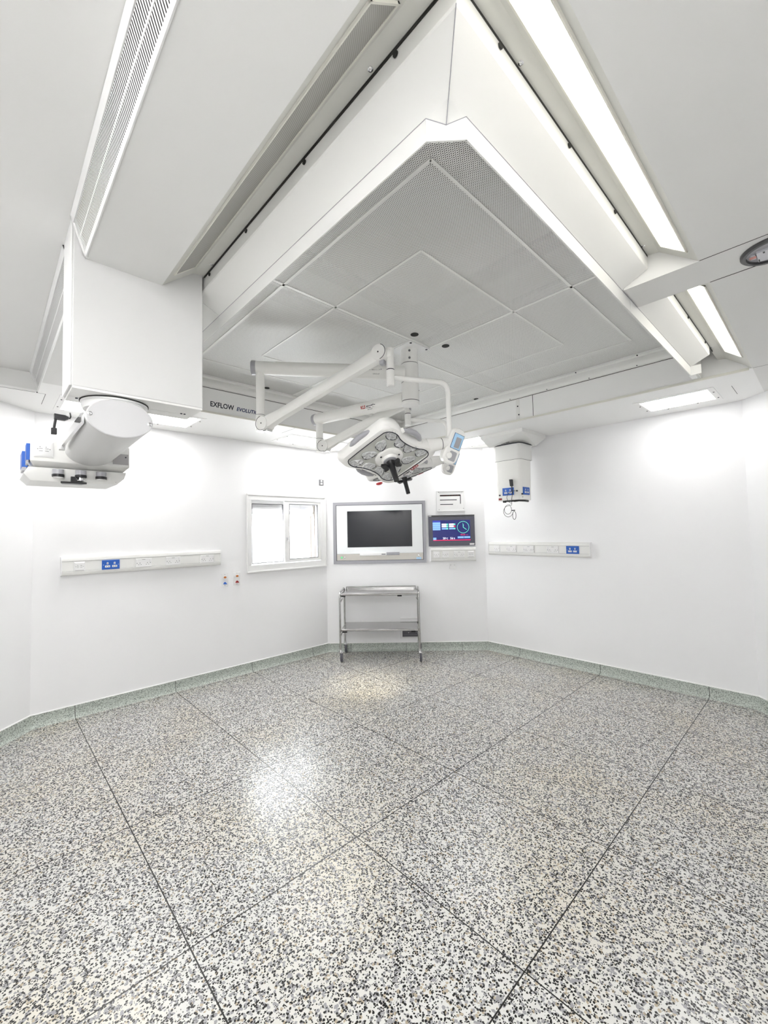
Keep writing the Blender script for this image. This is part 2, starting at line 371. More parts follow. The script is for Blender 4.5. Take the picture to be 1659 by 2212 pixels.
# roller shutter box, brown outer jamb and white drop wire outside the glass
rb = MB(); lb(rb, 2.33, 3.30, 0.10, 0.26, 1.945, 2.07); lb(rb, 2.33, 3.30, 0.13, 0.2, 1.89, 1.945)
rb.cyl(L0 @ V((2.33, 0.10, 1.965)), L0 @ V((3.29, 0.10, 1.965)), 0.03)
build('shutter_box', rb, 'white', win)
jb = MB(); lb(jb, 3.350, 3.359, 0.128, 0.225, 1.256, 2.064); build('outer_jamb', jb, 'brown', win)
jw = MB(); lb(jw, 3.335, 3.359, 0.228, 0.30, 1.256, 2.064); build('guide_rail', jw, 'white', win)
build('cord', MB().tube([L0 @ V(p) for p in ((3.36, 0.16, 2.06), (3.35, 0.16, 1.93), (3.32, 0.17, 1.88), (3.26, 0.19, 1.87))], 0.006), 'white', win)

# ================================================================== ultra clean ventilation canopy
xa, ya = -0.632, 0.861                               # outer lip lines (right side x, near side y)
can = thing('ventilation_canopy', 'large square white ventilation canopy with perforated screens filling the middle of the ceiling', 'ceiling canopy', ((xa+cx0)/2, (ya+cy0)/2, 2.71))
ZS = 3.10
# splayed skirt panels, mitred at the near corner, joint gaps at the cross beams
def skirt(u0, u1, side, miter):
    """panel from lip (d=0,z=2.775) up and out to d=.11,z=2.829, then the upstand to 2.89"""
    q = [(0.0, 2.777), (0.108, 2.829), (0.112, 2.834), (0.112, 2.890), (0.104, 2.890), (0.104, 2.84), (0.0, 2.79)]
    r = []
    for k, u in enumerate((u0, u1)):
        ring = []
        for d, z in q:
            uu = u + (d if (miter and k == 1 and side == 'near') else 0) - (d if (miter and k == 0 and side == 'right') else 0)
            ring.append((uu, ya-d, z) if side == 'near' else (xa+d, uu, z))
        r.append(ring)
    return MB().loft(r)
for a in ((-2.118, xa, 'near', True), (-3.86, -2.121, 'near', False), (ya, 2.199, 'right', True), (2.437, 3.655, 'right', False)): build('skirt_panel', skirt(*a), 'canopy', can, smooth=False)
# vertical lip with chamfered near corner; bottom flange turned in
ch = 0.078
def lip(pts, m='white'):
    mb = MB()
    for a, b in zip(pts[:-1], pts[1:]):
        a, b = V((*a, 0)), V((*b, 0)); t = (b-a).normalized(); n = V((-t.y, t.x, 0))
        for z0, z1, w in ((2.713, 2.779, 0.005),):
            mb.prism([a+V((0, 0, z0)), b+V((0, 0, z0)), b+n*w+V((0, 0, z0)), a+n*w+V((0, 0, z0))], (0, 0, z1-z0))
    return mb
build('lip_strip', lip([(xa-ch, ya), (-2.119, ya)][::-1]), 'canopy', can)
build('lip_strip', lip([(-2.1225, ya), (-3.85, ya)][::-1]), 'canopy', can)
build('lip_strip', lip([(xa-ch, ya), (xa, ya+ch)]), 'canopy', can)
build('lip_strip', lip([(xa, ya+ch), (xa, 2.318)]), 'canopy', can)
build('lip_strip', lip([(xa, 2.32), (xa, 3.655)]), 'canopy', can)
for a, b in (((-3.85, ya), (xa-ch, ya)), ((xa-ch, ya), (xa-ch/2, ya+ch/2)), ((xa-ch/2, ya+ch/2), (xa, ya+ch)), ((xa, ya+ch), (xa, 3.65))):
    zz = lambda p: 2.7775-(.021 if p == (xa-ch/2, ya+ch/2) else 0)
    build('lip_seam', MB().tube([(a[0]+.0008, a[1]-.0008, zz(a)), (b[0]+.0008, b[1]-.0008, zz(b))], .0011, 6), 'grey', can)
eb = MB(); eb.box(xa-0.012, xa+0.062, 3.650, 3.654, 2.715, 2.779); eb.box(xa-0.012, xa+0.02, 3.652, 3.76, 2.713, 2.717)
build('end_plate', eb, 'white', can)
# corner fillers of the near chamfer: the skirt carries on inwards to the chamfered lip
fl = MB(); fl.add([(xa, ya, 2.777), (xa-ch, ya, 2.777), (xa-ch/2, ya+ch/2, 2.757), (xa, ya+ch, 2.777)], [(0, 1, 2), (0, 2, 3)])
build('corner_gusset', fl, 'canopy', can)
ft = MB(); ft.tube([(xa+.112-.001, ya-.112, 2.829), (xa-ch/2, ya+ch/2, 2.756)], 0.0012, 6)
build('mitre_seam', ft, 'grey', can)
# inner side walls and plenum above the screen
pw = MB()
pw.box(cx0, xa-0.01, ya-0.004, ya, 2.78, 3.10); pw.box(xa, xa+0.004, ya, cy0, 2.78, 3.10); 
build('plenum_wall', pw, 'canopy', can)
pt = MB(); pt.box(cx0, xa, ya, cy0, 3.215, 3.235); pt.box(cx0, xa, ya-.004, ya, 3.102, 3.22); pt.box(xa, xa+.004, ya, cy0, 3.102, 3.22); pt.box(cx0-.004, cx0, ya, cy0, 3.102, 3.22); pt.box(cx0, xa, cy0, cy0+.004, 3.102, 3.22); build('plenum_top', pt, 'plenum', can)
fb = MB()
for x in (-2.40, -1.98): fb.box(x-.06, x+.06, ya, cy0, 3.185, 3.215)
for y in (2.21, 2.66): fb.box(cx0, xa, y-.06, y+.06, 3.185, 3.215)
build('filter_frame', fb, 'filt', can)
# perforated screens: four quadrants (pinwheel seams) x centre / middle ring / outer ring
SX0, SX1, SY0, SY1 = -2.362, -2.127, 2.333, 2.55
R2 = (-3.123, -1.390, 1.620, 3.312); R1 = (-3.490, -1.006, 1.243, 3.649); R0 = (cx0, xa, ya, cy0)
quads = [(SX1, xa, ya, SY1), (SX0, xa, SY1, cy0), (cx0, SX0, SY0, cy0), (cx0, SX1, ya, SY0)]
inside = lambda x, y, r: r[0] < x < r[1] and r[2] < y < r[3]
for q in quads:
    cells = {0: [], 1: [], 2: []}
    xs = sorted({q[0], q[1]} | {v for r in (R2, R1) for v in r[:2] if q[0] < v < q[1]}); ys = sorted({q[2], q[3]} | {v for r in (R2, R1) for v in r[2:] if q[2] < v < q[3]})
    for a, b in zip(xs[:-1], xs[1:]):
        for c, d in zip(ys[:-1], ys[1:]):
            mx_, my_ = (a+b)/2, (c+d)/2
            cells[0 if inside(mx_, my_, R2) else 1 if inside(mx_, my_, R1) else 2].append((a, b, c, d))
    for k in range(3):
        mb = MB()
        for a, b, c, d in cells[k]:
            for z in (ZS, ZS+0.0015): mb.quad((a, c, z), (b, c, z), (b, d, z), (a, d, z))
        build('perforated_screen', mb, 'perf', can, smooth=False)
def bars(lines, w):
    for (x0, y0, x1, y1) in lines:
        build('screen_bar', MB().box(min(x0, x1)-(w if x0 == x1 else 0), max(x0, x1)+(w if x0 == x1 else 0), min(y0, y1)-(w if y0 == y1 else 0), max(y0, y1)+(w if y0 == y1 else 0), ZS-0.004, ZS-0.0004), 'barw', can, smooth=False)
for r, w in ((R2, 0.0065), (R1, 0.0075)):
    bars([(r[0], r[2], r[1], r[2]), (r[0], r[3], r[1], r[3]), (r[0], r[2], r[0], r[3]), (r[1], r[2], r[1], r[3])], w)
bars([(SX1, ya, SX1, SY1), (xa, SY1, SX0, SY1), (SX0, cy0-.055, SX0, SY0), (cx0+.055, SY0, SX1, SY0)], 0.0105)
sg = MB()
sg.box(SX1-.0135, SX1-.0105, ya, SY1, ZS-0.003, ZS-0.0002); sg.box(xa, SX0, SY1+.0105, SY1+.0125, ZS-0.003, ZS-0.0002)
build('joint_gap', sg, 'dark', can, smooth=False)
def disc(mb, c, r, n, t=0.004):
    c, n = V(c), V(n).normalized(); return mb.cyl(c, c+n*t, r, n=14)
nz = (0, 0, -1)
def dots(name, pts, r, n, m, parent, t=0.004):
    for p in pts: build(name, disc(MB(), p, r, n, t), m, parent)
for x, y in ((-2.47, 2.31), (-2.02, 2.62), (-2.44, 2.64), (-2.05, 2.29)):
    build('cable_hole', disc(MB(), (x, y, ZS-0.0005), 0.030, nz, 0.003), 'dark', can)
for x, y in ((-2.65, 3.962), (-3.80, 2.02)): build('cable_hole', disc(MB(), (x, y, ZS-0.001), 0.026, nz, 0.003), 'dark', can)
dots('fixing_screw', [(x, cy0-0.05, ZS-.016) for x in (-1.56, -1.05)], 0.005, (0, -1, 0), 'ink', can, 0.008)
dots('fixing_screw', [(x, cy0-.036, 3.004) for x in (-2.25, -1.85, -1.45, -1.06)], 0.004, (0, -1, 0), 'ink', can)
dots('fixing_screw', [(-2.185, cy0-.002, 2.92), (-2.175, cy0-.002, 2.83)], 0.007, (0, -1, 0), 'ink', can)
strap = MB(); strap.box(-2.205, -2.165, cy0-.0025, cy0, CZ, 2.995); build('joint_strap', strap, 'canopy', can)
# lettering on the far left bulkhead face
XT = lambda y, z: frame((cx0+0.0015, y, z), (0, 1, 0), (0, 0, 1), (1, 0, 0))
text('lettering', 'EXFLOW', 0.066, XT(1.487, 2.853), 'ink', can, align='LEFT', sx=0.85, bold=.0012)
text('lettering', 'EVOLUTION', 0.051, XT(1.738, 2.850), 'navyink', can, shear=0.25, align='LEFT', sx=0.92, bold=.0010)

# ================================================================== strip lights in the troughs
def on_slope(side, u, d, lift):
    """point on the trough slope; d runs from the ceiling edge (0) to the rail (1)"""
    z = CZ+0.001+0.112*d - lift*0.79; o = 0.143*d
    return V((-0.332-o-lift*0.61, u, z)) if side == 'r' else V((u, 0.56+o*0.95+lift*0.61, z))
def strip_light(side, u0, u1, m, label, grp):
    c = on_slope(side, (u0+u1)/2, 0.5, 0); t = thing('strip_light', label, 'ceiling light', c, grp)
    def pan(mb, a0, a1, d0, d1, l0, l1):
        p = [on_slope(side, a0, d0, l0), on_slope(side, a1, d0, l0), on_slope(side, a1, d1, l0), on_slope(side, a0, d1, l0)]
        q = [on_slope(side, a0, d0, l1), on_slope(side, a1, d0, l1), on_slope(side, a1, d1, l1), on_slope(side, a0, d1, l1)]
        return mb.loft([p, q])
    build('diffuser', pan(MB(), u0, u1, 0.20, 0.80, 0.004, 0.0008), m, t, smooth=False)
    f = MB(); e = 0.006
    pan(f, u0-e, u1+e, 0.16, 0.20, 0.006, 0.0); pan(f, u0-e, u1+e, 0.80, 0.84, 0.006, 0.0); pan(f, u0-e, u0, 0.16, 0.84, 0.006, 0.0); pan(f, u1, u1+e, 0.16, 0.84, 0.006, 0.0)
    build('light_frame', f, 'cream', t, smooth=False)
    return t
G1 = 'lit strip lights right of the canopy'
strip_light('r', 0.62, 2.118, 'diff', 'long glowing strip light in the trough nearer than the flush cross beam', G1)
strip_light('r', 2.50, 3.770, 'diff', 'shorter glowing strip light in the sloped trough beyond the flush cross beam', G1)
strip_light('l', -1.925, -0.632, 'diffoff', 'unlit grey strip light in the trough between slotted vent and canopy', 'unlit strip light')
ss = MB()
for p in ((-0.792, 0.733, 2.893), (-1.90, 0.735, 2.893), (-0.510, 1.021, 2.894), (-0.512, 2.11, 2.894), (-0.512, 3.70, 2.894)): ss.lathe([(0.0075, 0), (0.0075, -0.003), (0.004, -0.005), (0.0035, -0.002)], Matrix.Translation(V(p)), 12)
struct('trim_12', ss, 'chrome')
dg = MB(); dg.box(-0.5232, -0.5192, 0.75, 2.20, 2.8845, 2.8938); dg.box(-0.5232, -0.5192, 2.436, 3.78, 2.8845, 2.8938); dg.box(-2.016, -0.5192, 0.7462, 0.7495, 2.8845, 2.893)
struct('trim_14', dg, 'dark')
st = MB()
for y in (0.93, 1.342, 1.763, 2.60, 3.0, 3.5): disc(st, (-0.5185, y, 2.872), 0.008, (1, 0, 0), 0.004)
for x in (-0.71, -1.137, -1.566, -1.95): disc(st, (x, 0.7475, 2.872), 0.008, (0, -1, 0), 0.004)
struct('trim_13', st, 'dark')

# ================================================================== slotted air vents on the slanted upstand left of the trough
def vent(u0, u1, label):
    A, B = V((0, 0.2775, 2.772)), V((0, 0.2265, 2.9235)); w = (B-A); nrm = V((0, -0.947, -0.32))
    t = thing('slotted_vent', label, 'air vent', ((u0+u1)/2, 0.25, 2.772), 'slotted vents beside the strip light')
    P = lambda u, s, l: A+w*s+V((u, 0, 0))+nrm*l
    def strip(mb, a, b, s0, s1, l0, l1):
        return mb.loft([[P(a, s0, l0), P(b, s0, l0), P(b, s1, l0), P(a, s1, l0)], [P(a, s0, l1), P(b, s0, l1), P(b, s1, l1), P(a, s1, l1)]])
    build('vent_backing', strip(MB(), u0, u1, 0.03, 0.97, -0.012, -0.010), 'dark', t, smooth=False)
    f = MB(); e = 0.012
    strip(f, u0-e, u1+e, 0.0, 0.10, -0.0006, 0.004); strip(f, u0-e, u1+e, 0.81, 1.0, -0.0006, 0.004)
    strip(f, u0-e, u1+e, 0.435, 0.475, -0.0006, 0.001)
    strip(f, u0-e, u0, 0, 1, -0.012, 0.004); strip(f, u1, u1+e, 0, 1, -0.012, 0.004)
    build('vent_frame', f, 'white', t, smooth=False)
    s = MB(); n = int((u1-u0)/0.011)
    for i in range(n):
        a = u0+i*0.011
        strip(s, a, a+0.0060, 0.08, 0.83, -0.0004, 0.0)
    build('vent_slats', s, 'white', t, smooth=False)
vent(-2.000, -0.45, 'long slotted white air vent running from upper left down to the ceiling box')
vent(-4.13, -2.25, 'slotted white air vent seen left of and beyond the ceiling box')

# ================================================================== recessed soffit lights
def soffit_light(x0, x1, y0, y1, label, cz=CZ, m='flat'):
    t = thing('recessed_light', label, 'ceiling light', ((x0+x1)/2, (y0+y1)/2, cz), 'recessed panel lights in the soffit')
    build('diffuser', MB().box(x0, x1, y0, y1, cz-0.0045, cz-0.001), m, t, smooth=False)
    f = MB(); e = 0.045
    for a in ((x0-e, x0, y0-e, y1+e), (x1, x1+e, y0-e, y1+e), (x0, x1, y0-e, y0), (x0, x1, y1, y1+e)): f.box(*a, cz-0.005, cz-0.0002)
    build('light_frame', f, 'soffit', t, smooth=False)
    h = e*0.55; lx, ly = x1-x0, y1-y0
    pts = [(x0-h, y0+.3*ly), (x0-h, y1-.12*ly), (x1+h, y0+.3*ly), (x1+h, y1-.12*ly)] if lx > ly else [(x0+.2*lx, y0-h), (x1-.2*lx, y0-h), (x0+.2*lx, y1+h), (x1-.2*lx, y1+h)]
    pts += [(x0+.27*lx, y1+h), (x1-.27*lx, y1+h)] if lx > ly else [(x0-h, y0+.25*ly), (x0-h, y1-.25*ly)]
    dots('screw', [(*p, cz-0.005) for p in pts], 0.006, nz, 'ink', t, 0.003)
soffit_light(-1.155, -0.650, 4.370, 4.755, 'bright short panel light in the soffit near the right wall')
soffit_light(-3.42, -2.92, 4.370, 4.755, 'bright panel light in the soffit just left of the column pendant')
soffit_light(-4.60, -4.215, 2.560, 3.565, 'bright long panel light above the window, partly behind the spring arms')
soffit_light(-4.585, -4.165, 0.455, 1.505, 'bright long panel light behind the pendant arm at the left')

# ================================================================== oval emergency downlight on the cross beam
em = thing('emergency_downlight', 'round clear emergency downlight with dark rim at the right edge of the ceiling', 'emergency light', (-0.107, 2.335, CZ))
XE = frame((-0.107, 2.335, CZ), (1, 0, 0), (0, -1, 0), (0, 0, -1))
build('rim', MB().lathe([(0.105, 0.0), (0.105, 0.006), (0.098, 0.012), (0.086, 0.012), (0.084, 0.0)], XE, 40), mat('dark_grey_rim', (0.06, 0.06, 0.062), 0.35), em)
build('housing', MB().lathe([(0.085, 0.0008), (0.085, 0.0022)], XE, 40), 'lgrey', em)
ib = MB(); ib.box(-.05, .05, -.055, .03, .002, .010, XE); ib.box(-.07, -.055, -.02, .02, .002, .008, XE); ib.box(.055, .07, -.03, .02, .002, .008, XE)
build('battery_tray', ib, mat('tray_grey', (0.62, 0.62, 0.66), 0.3), em)
build('test_label', MB().box(-.074, -.052, -.008, .008, .008, .0105, XE), mat('pink_label', (0.62, 0.30, 0.26), 0.5), em)
for a in ((-.03, -.024, .012, .024), (.0, .03, -.03, -.02), (-.048, -.044, -.05, -.03)): build('terminal', MB().box(*a, .008, .0112, XE), 'black', em)

# ================================================================== ceiling box that carries the left pendant
cb = thing('ceiling_box', 'tall white box hanging from the ceiling above the pendant arm at the left', 'ceiling box', (-2.128, 0.488, 2.24))
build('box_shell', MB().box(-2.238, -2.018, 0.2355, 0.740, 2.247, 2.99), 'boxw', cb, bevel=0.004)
build('side_cover', MB().box(-2.236, -2.030, 0.2285, 0.2355, 2.250, 2.93), 'white', cb, bevel=0.002)
bb = MB(); bb.box(-2.235, -2.150, 0.238, 0.738, 2.238, 2.247); bb.box(-2.1475, -2.020, 0.238, 0.738, 2.238, 2.247)
build('bottom_plate', bb, 'offw', cb)
dots('screw', [(-2.165, .27, 2.238), (-2.135, .695, 2.238), (-2.135, .68, 2.238)], 0.005, nz, 'ink', cb, 0.003)

# ================================================================== left pendant: oval arm with end cap, bearing flange and outlet head
pn = thing('pendant_arm', 'white oval pendant arm with elliptical end cap and socket head under the ceiling box', 'medical pendant', (-2.17, 0.41, 2.0))
def oval(x, yc, zc, ry, rz, n=40): return [(x, yc+ry*math.cos(2*math.pi*i/n), zc+rz*math.sin(2*math.pi*i/n)) for i in range(n)]
AZ, AY = 2.138, 0.402
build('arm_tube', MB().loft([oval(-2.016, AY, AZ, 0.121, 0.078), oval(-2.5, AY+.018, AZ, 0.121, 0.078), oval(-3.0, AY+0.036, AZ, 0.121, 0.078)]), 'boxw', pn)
ec = build('end_cap', MB().loft([oval(-2.018, AY, AZ, 0.1215, 0.0785), oval(-2.011, AY, AZ, 0.1215, 0.0785), oval(-2.008, AY, AZ, 0.118, 0.075)]), mat('cap_enamel', (0.60, 0.60, 0.61), 0.4), pn)
for y, z in ((AY-0.108, AZ+.004), (AY+0.108, AZ-.008)): build('cap_screw', MB().lathe([(0.0085, 0), (0.0085, 0.003), (0.005, 0.0045), (0.0045, 0.0015)], frame((-2.008, y, z), (0, 1, 0), (0, 0, 1), (1, 0, 0)), 16), 'chrome', ec)
build('bearing_flange', MB().lathe([(0.128, 2.238), (0.128, 2.226), (0.124, 2.224), (0.124, 2.214), (0.118, 2.2)], Matrix.Translation((-2.165, 0.410, 0)), 44), 'white', pn)
build('flange_shadow', MB().lathe([(0.131, 2.2385), (0.131, 2.2335)], Matrix.Translation((-2.165, 0.410, 0)), 44), 'dark', pn)  # dark ring painted in for the flange's shadow on the box bottom
sr = MB(); sr.loft([[(x, AY-0.127+dy, z) for dy, z in ((0.006, AZ-.03), (-.004, AZ-.025), (-.004, AZ+.012), (0.006, AZ+.017))] for x in (-2.05, -2.70)])
build('side_rail', sr, 'chrome', pn); build('rail_stop', MB().box(-2.74, -2.70, AY-0.135, AY-0.11, AZ-.035, AZ+.02), 'plast', pn)
hb = MB()
hp = lambda x0, x1, y0, y1, z: [(x1, y0+.0, z), (x1, y1, z), (x0, y1, z), (x0, y0, z)]
hb.loft([hp(-3.30, -2.99, .19, .60, 2.030), hp(-3.30, -2.925, .166, .632, 2.066), hp(-3.30, -2.925, .166, .632, 2.186), hp(-3.27, -2.94, .18, .615, 2.192)])
head = build('outlet_head', hb, 'offw', pn, bevel=0.003)
tb = MB(); tb.loft([hp(-3.29, -2.972, .172, .575, 1.962), hp(-3.31, -2.955, .140, .610, 1.998), hp(-3.31, -2.955, .160, .622, 2.036)])
build('outlet_tray', tb, 'offw', pn, bevel=0.002)
ln = MB(); ln.tube([(-2.966, .205, 1.978), (-2.957, .225, 2.022), (-2.957, .545, 2.022), (-2.966, .570, 1.975)], 0.0012, 6); build('tray_seam', ln, 'greyink', pn)
def gas_outlet(y, z, extra):
    X = frame((-2.945, y, z), (0, 1, 0), (1, 0, 0), (0, 0, -1))
    o = build('gas_outlet', MB().lathe([(0.026, -0.018), (0.026, 0.010)], X, 24), 'lgrey', pn)
    build('collar', MB().lathe([(0.0268, 0.008), (0.0285, 0.010), (0.0285, 0.022), (0.026, 0.024)], X, 24), 'black', o)
    build('valve', MB().lathe([(0.024, 0.02), (0.024, 0.028), (0.016, 0.030)] if not extra else [(0.021, 0.02), (0.016, 0.026), (0.016, 0.036), (0.026, 0.038), (0.026, 0.042), (0.014, 0.044)], X, 24), 'chrome' if extra else 'plast', o)
gas_outlet(0.288, 2.010, 0); gas_outlet(0.392, 2.012, 1); gas_outlet(0.490, 2.010, 0)
bp = MB(); bp.prism([(-2.93, .298, 1.962), (-2.93, .418, 1.962), (-2.99, .40, 1.962), (-2.99, .31, 1.962)], (0, 0, -0.010)); bp.box(-2.95, -2.93, .345, .368, 1.962, 1.992)
build('black_bracket', bp, 'black', pn)
XP = lambda y, z: frame((-2.925, y, z), (0, 1, 0), (-1, 0, 0), (0, 0, 1))
def data_plate(X, parent, s=0.086):
    h = s/2; mb = MB(); mb.loft([[(-h, 0, -h), (h, 0, -h), (h, 0, h), (-h, 0, h)], [(-h, -.004, -h), (h, -.004, -h), (h, -.004, h), (-h, -.004, h)], [(-h*.72, -.011, -h*.72), (h*.72, -.011, -h*.72), (h*.72, -.011, h*.72), (-h*.72, -.011, h*.72)]], X)
    o = build('data_plate', mb, 'plast', parent)
    p = MB()
    for c in (-.013, .013):
        for z in (-.010, .003): p.box(c-.008, c+.008, -.0118, -.0108, z-.001, z+.001, X)
        p.box(c-.006, c-.001, -.0118, -.0108, .010, .013, X)
    for c in (-.026, .026): p.box(c-.002, c+.002, -.0118, -.0105, -.002, .002, X)
    build('port', p, 'greyink', o); return o
data_plate(XP(0.222, 2.130), head)
build('blank_plate', MB().box(-.04, .04, -.006, 0, -.032, .032, XP(0.585, 2.112)), mat('mid_grey_plate', (0.44, 0.43, 0.44), 0.4), head)
build('screw', disc(MB(), (-2.919, .610, 2.125), .004, (1, 0, 0)), 'ink', head)
bl = MB(); bl.box(-3.03, -2.945, .150, .166, 2.070, 2.160); bl.box(-3.25, -3.10, .140, .166, 2.050, 2.140); build('blue_socket', bl, 'blue', head, bevel=0.002)
bw = MB(); bw.box(-3.03, -2.945, .152, .160, 2.050, 2.070); bw.box(-3.25, -3.10, .142, .160, 2.030, 2.050); build('socket_skirt', bw, 'lgrey', head)
# black plug with short lead hanging behind the box
pg = thing('plug_lead', 'short black plug lead hanging beside the pendant flange', 'cable', (-2.33, 0.26, 2.19))
build('plug', MB().loft([[(-2.33, y, z) for y, z in ((.212, 2.176), (.212, 2.198), (.250, 2.196), (.264, 2.190), (.264, 2.182), (.250, 2.174))], [(-2.355, y, z) for y, z in ((.212, 2.176), (.212, 2.198), (.250, 2.196), (.264, 2.190), (.264, 2.182), (.250, 2.174))]]), 'black', pg)
build('lead', MB().tube([(-2.342, .268, 2.186), (-2.36, .274, 2.2), (-2.42, .278, 2.23)], 0.003, 8), 'black', pg)
build('lead', MB().tube([(-2.342, .218, 2.178), (-2.342, .214, 2.150), (-2.342, .212, 2.130)], 0.005, 8), 'black', pg)
build('connector', MB().box(-2.352, -2.332, .202, .222, 2.106, 2.134), 'black', pg, bevel=0.002)
# unseen recessed fill lights added behind the viewpoint, the doorway one far stronger
soffit_light(-3.0, -2.0, -0.66, -0.27, 'unseen recessed panel light added over the near left end of the room', 2.925)
soffit_light(-0.45, 0.51, -0.75, -0.36, 'unseen recessed panel light added as fill over the doorway end of the room', 2.925, 'flat_fill')

# ================================================================== sockets and trunking
def plate(mb, w, h, t, X=None):
    w /= 2; h /= 2; e = 0.003
    return mb.loft([[(-w, 0, -h), (w, 0, -h), (w, 0, h), (-w, 0, h)], [(-w, -t+e, -h), (w, -t+e, -h), (w, -t+e, h), (-w, -t+e, h)], [(-w+e, -t, -h+e), (w-e, -t, -h+e), (w-e, -t, h-e), (-w+e, -t, h-e)]], X)
def root_mesh(name, mb, m, X, label, cat, grp):
    o = build(name, mb, m, None, smooth=False, X=X, local=True); return tag(o, label, cat, grp)
def pins(mb, cx, cz):
    mb.box(cx-.0022, cx+.0022, -.0102, -.0088, cz+.006, cz+.0135); mb.box(cx-.014, cx-.0075, -.0102, -.0088, cz-.0085, cz-.0045); mb.box(cx+.0075, cx+.014, -.0102, -.0088, cz-.0085, cz-.0045); return mb
def double_socket(X, label, grp):
    o = root_mesh('double_socket', plate(MB(), .146, .086, .0095), 'plast', X, label, 'socket', grp)
    for c in (-.034, .034): build('pin_slots', pins(MB(), c, -.012), 'ink', o, local=True, smooth=False)
    for c in (-.060, .060): build('rocker_switch', MB().box(c-.0065, c+.0065, -.0135, -.009, .004, .030), 'plast', o, local=True, bevel=.0015)
    for c in (-.060, .060): build('screw', MB().lathe([(.0035, -.0105), (.0035, -.009)], Matrix.Translation((c, 0, -.004)) @ Matrix.Rotation(math.pi/2, 4, 'X') @ Matrix.Translation((0, 0, .0195)), 10), 'greyink', o, local=True)
    build('marking', MB().box(-.015, .015, -.0101, -.009, .030, .033), 'greyink', o, local=True, smooth=False)
    return o
def single_socket(X, label, grp):
    o = root_mesh('single_socket', plate(MB(), .086, .086, .0095), 'plast', X, label, 'socket', grp)
    build('pin_slots', pins(MB(), 0, -.010), 'ink', o, local=True, smooth=False)
    build('rocker_switch', MB().box(.020, .033, -.0135, -.009, .008, .032), 'plast', o, local=True, bevel=.0015)
    build('screw', MB().box(-.032, -.027, -.0105, -.009, -.0025, .0025), 'greyink', o, local=True); build('screw', MB().box(.027, .032, -.0105, -.009, -.0025, .0025), 'greyink', o, local=True)
    return o
def blue_socket(X, label, grp, name='blue_socket', parent=None):
    mb = plate(MB(), .146, .090, .011)
    if parent: o = build(name, mb, 'blue', parent, smooth=False, X=X, local=True)
    else: o = root_mesh('blue_double_socket', mb, 'blue', X, label, 'socket', grp)
    for c in (-.028, .030):
        i = build('insert', MB().box(c-.007, c+.007, -.0128, -.0105, .004, .024).box(c-.021, c+.021, -.0128, -.0105, -.025, -.006), 'plast', o, X=X, local=True, bevel=.001)
        build('pin_slots', MB().box(c-.013, c-.006, -.0134, -.0126, -.018, -.013).box(c+.006, c+.013, -.0134, -.0126, -.018, -.013).box(c-.002, c+.002, -.0134, -.0126, .008, .018), 'ink', i, X=X, local=True, smooth=False)
    for c in (-.061, .063): build('screw', MB().box(c-.0025, c+.0025, -.0118, -.0105, -.0025, .0025), 'chrome', o, X=X, local=True)
    return o
def data_outlet(X, label, grp):
    h = .043; mb = MB().loft([[(-h, 0, -h), (h, 0, -h), (h, 0, h), (-h, 0, h)], [(-h, -.005, -h), (h, -.005, -h), (h, -.005, h), (-h, -.005, h)], [(-h*.72, -.012, -h*.72), (h*.72, -.012, -h*.72), (h*.72, -.012, h*.72), (-h*.72, -.012, h*.72)]])
    o = root_mesh('data_outlet', mb, 'plast', X, label, 'data outlet', grp)
    for c in (-.013, .013): build('port', MB().box(c-.008, c+.008, -.0128, -.0118, -.011, -.009).box(c-.008, c+.008, -.0128, -.0118, .002, .004).box(c-.005, c+.002, -.0128, -.0118, .010, .0125), 'greyink', o, local=True, smooth=False)
    for c in (-.028, .028): build('screw', MB().box(c-.002, c+.002, -.0128, -.0115, -.002, .002), 'ink', o, local=True)
    return o
def blank_plate(X, label, w=.086, h=.086, t=.008, m='plast'):
    o = root_mesh('blank_plate', plate(MB(), w, h, t), m, X, label, 'blank plate', None)
    for c in (-.026, .026): build('screw', MB().box(c-.003, c+.003, -t-.001, -t+.001, .012, .018), 'ink', o, local=True)
    return o
def trunking(X, w, label, z0=-.085, z1=.085):
    """w = length; profile with two rounded shoulders and a flat recessed cover; origin at its centre on the wall"""
    t = thing('socket_trunking', label, 'trunking', X)
    h = w/2; d = .052; q = [(0, z0), (-d*.62, z0), (-d*.86, z0+.006), (-d, z0+.022), (-d, z0+.038), (-d+.004, z0+.040), (-d+.004, z1-.040), (-d, z1-.038), (-d, z1-.022), (-d*.86, z1-.006), (-d*.62, z1), (0, z1)]
    mb = MB().loft([[(-h, y, z) for y, z in q], [(h, y, z) for y, z in q]]); build('body', mb, 'offw', t, local=True)
    for s in (-1, 1):
        e = [(y*1.04-.0015 if y else 0, z*1.02) for y, z in q if abs(y) != d-.004]
        build('end_cap', MB().loft([[(s*h, y, z) for y, z in e], [(s*(h+.007), y, z) for y, z in e]]), 'plast', t, local=True)
    for z in (z0+.039, z1-.039): build('groove', MB().box(-h, h, -d+.0025, -d+.0045, z-.0016, z+.0016), 'greyink', t, local=True, smooth=False)
    return t
D = 0.048
LW = 'sockets on the left wall trunking'; RW = 'sockets on the right wall trunking'; BW = 'sockets on the short trunking below the touch panel'
trunking(FL(1.227, 1.381), 1.445, 'long white socket trunking on the left wall beside the window')
TL = lambda y: FL(y, 1.376) @ Matrix.Translation((0, -D, 0))
data_outlet(TL(0.634), 'square white data outlet at the left end of the left wall trunking', LW)
blue_socket(TL(0.882), 'blue double socket on the left wall trunking', LW)
ds = double_socket(TL(1.165), 'white double socket just right of the blue one on the left wall trunking', LW)
def more(X, label, grp):
    c = copy_tree(ds, X); return tag(c, label, 'socket', grp)
more(TL(1.444), 'middle white double socket of three on the left wall trunking', LW)
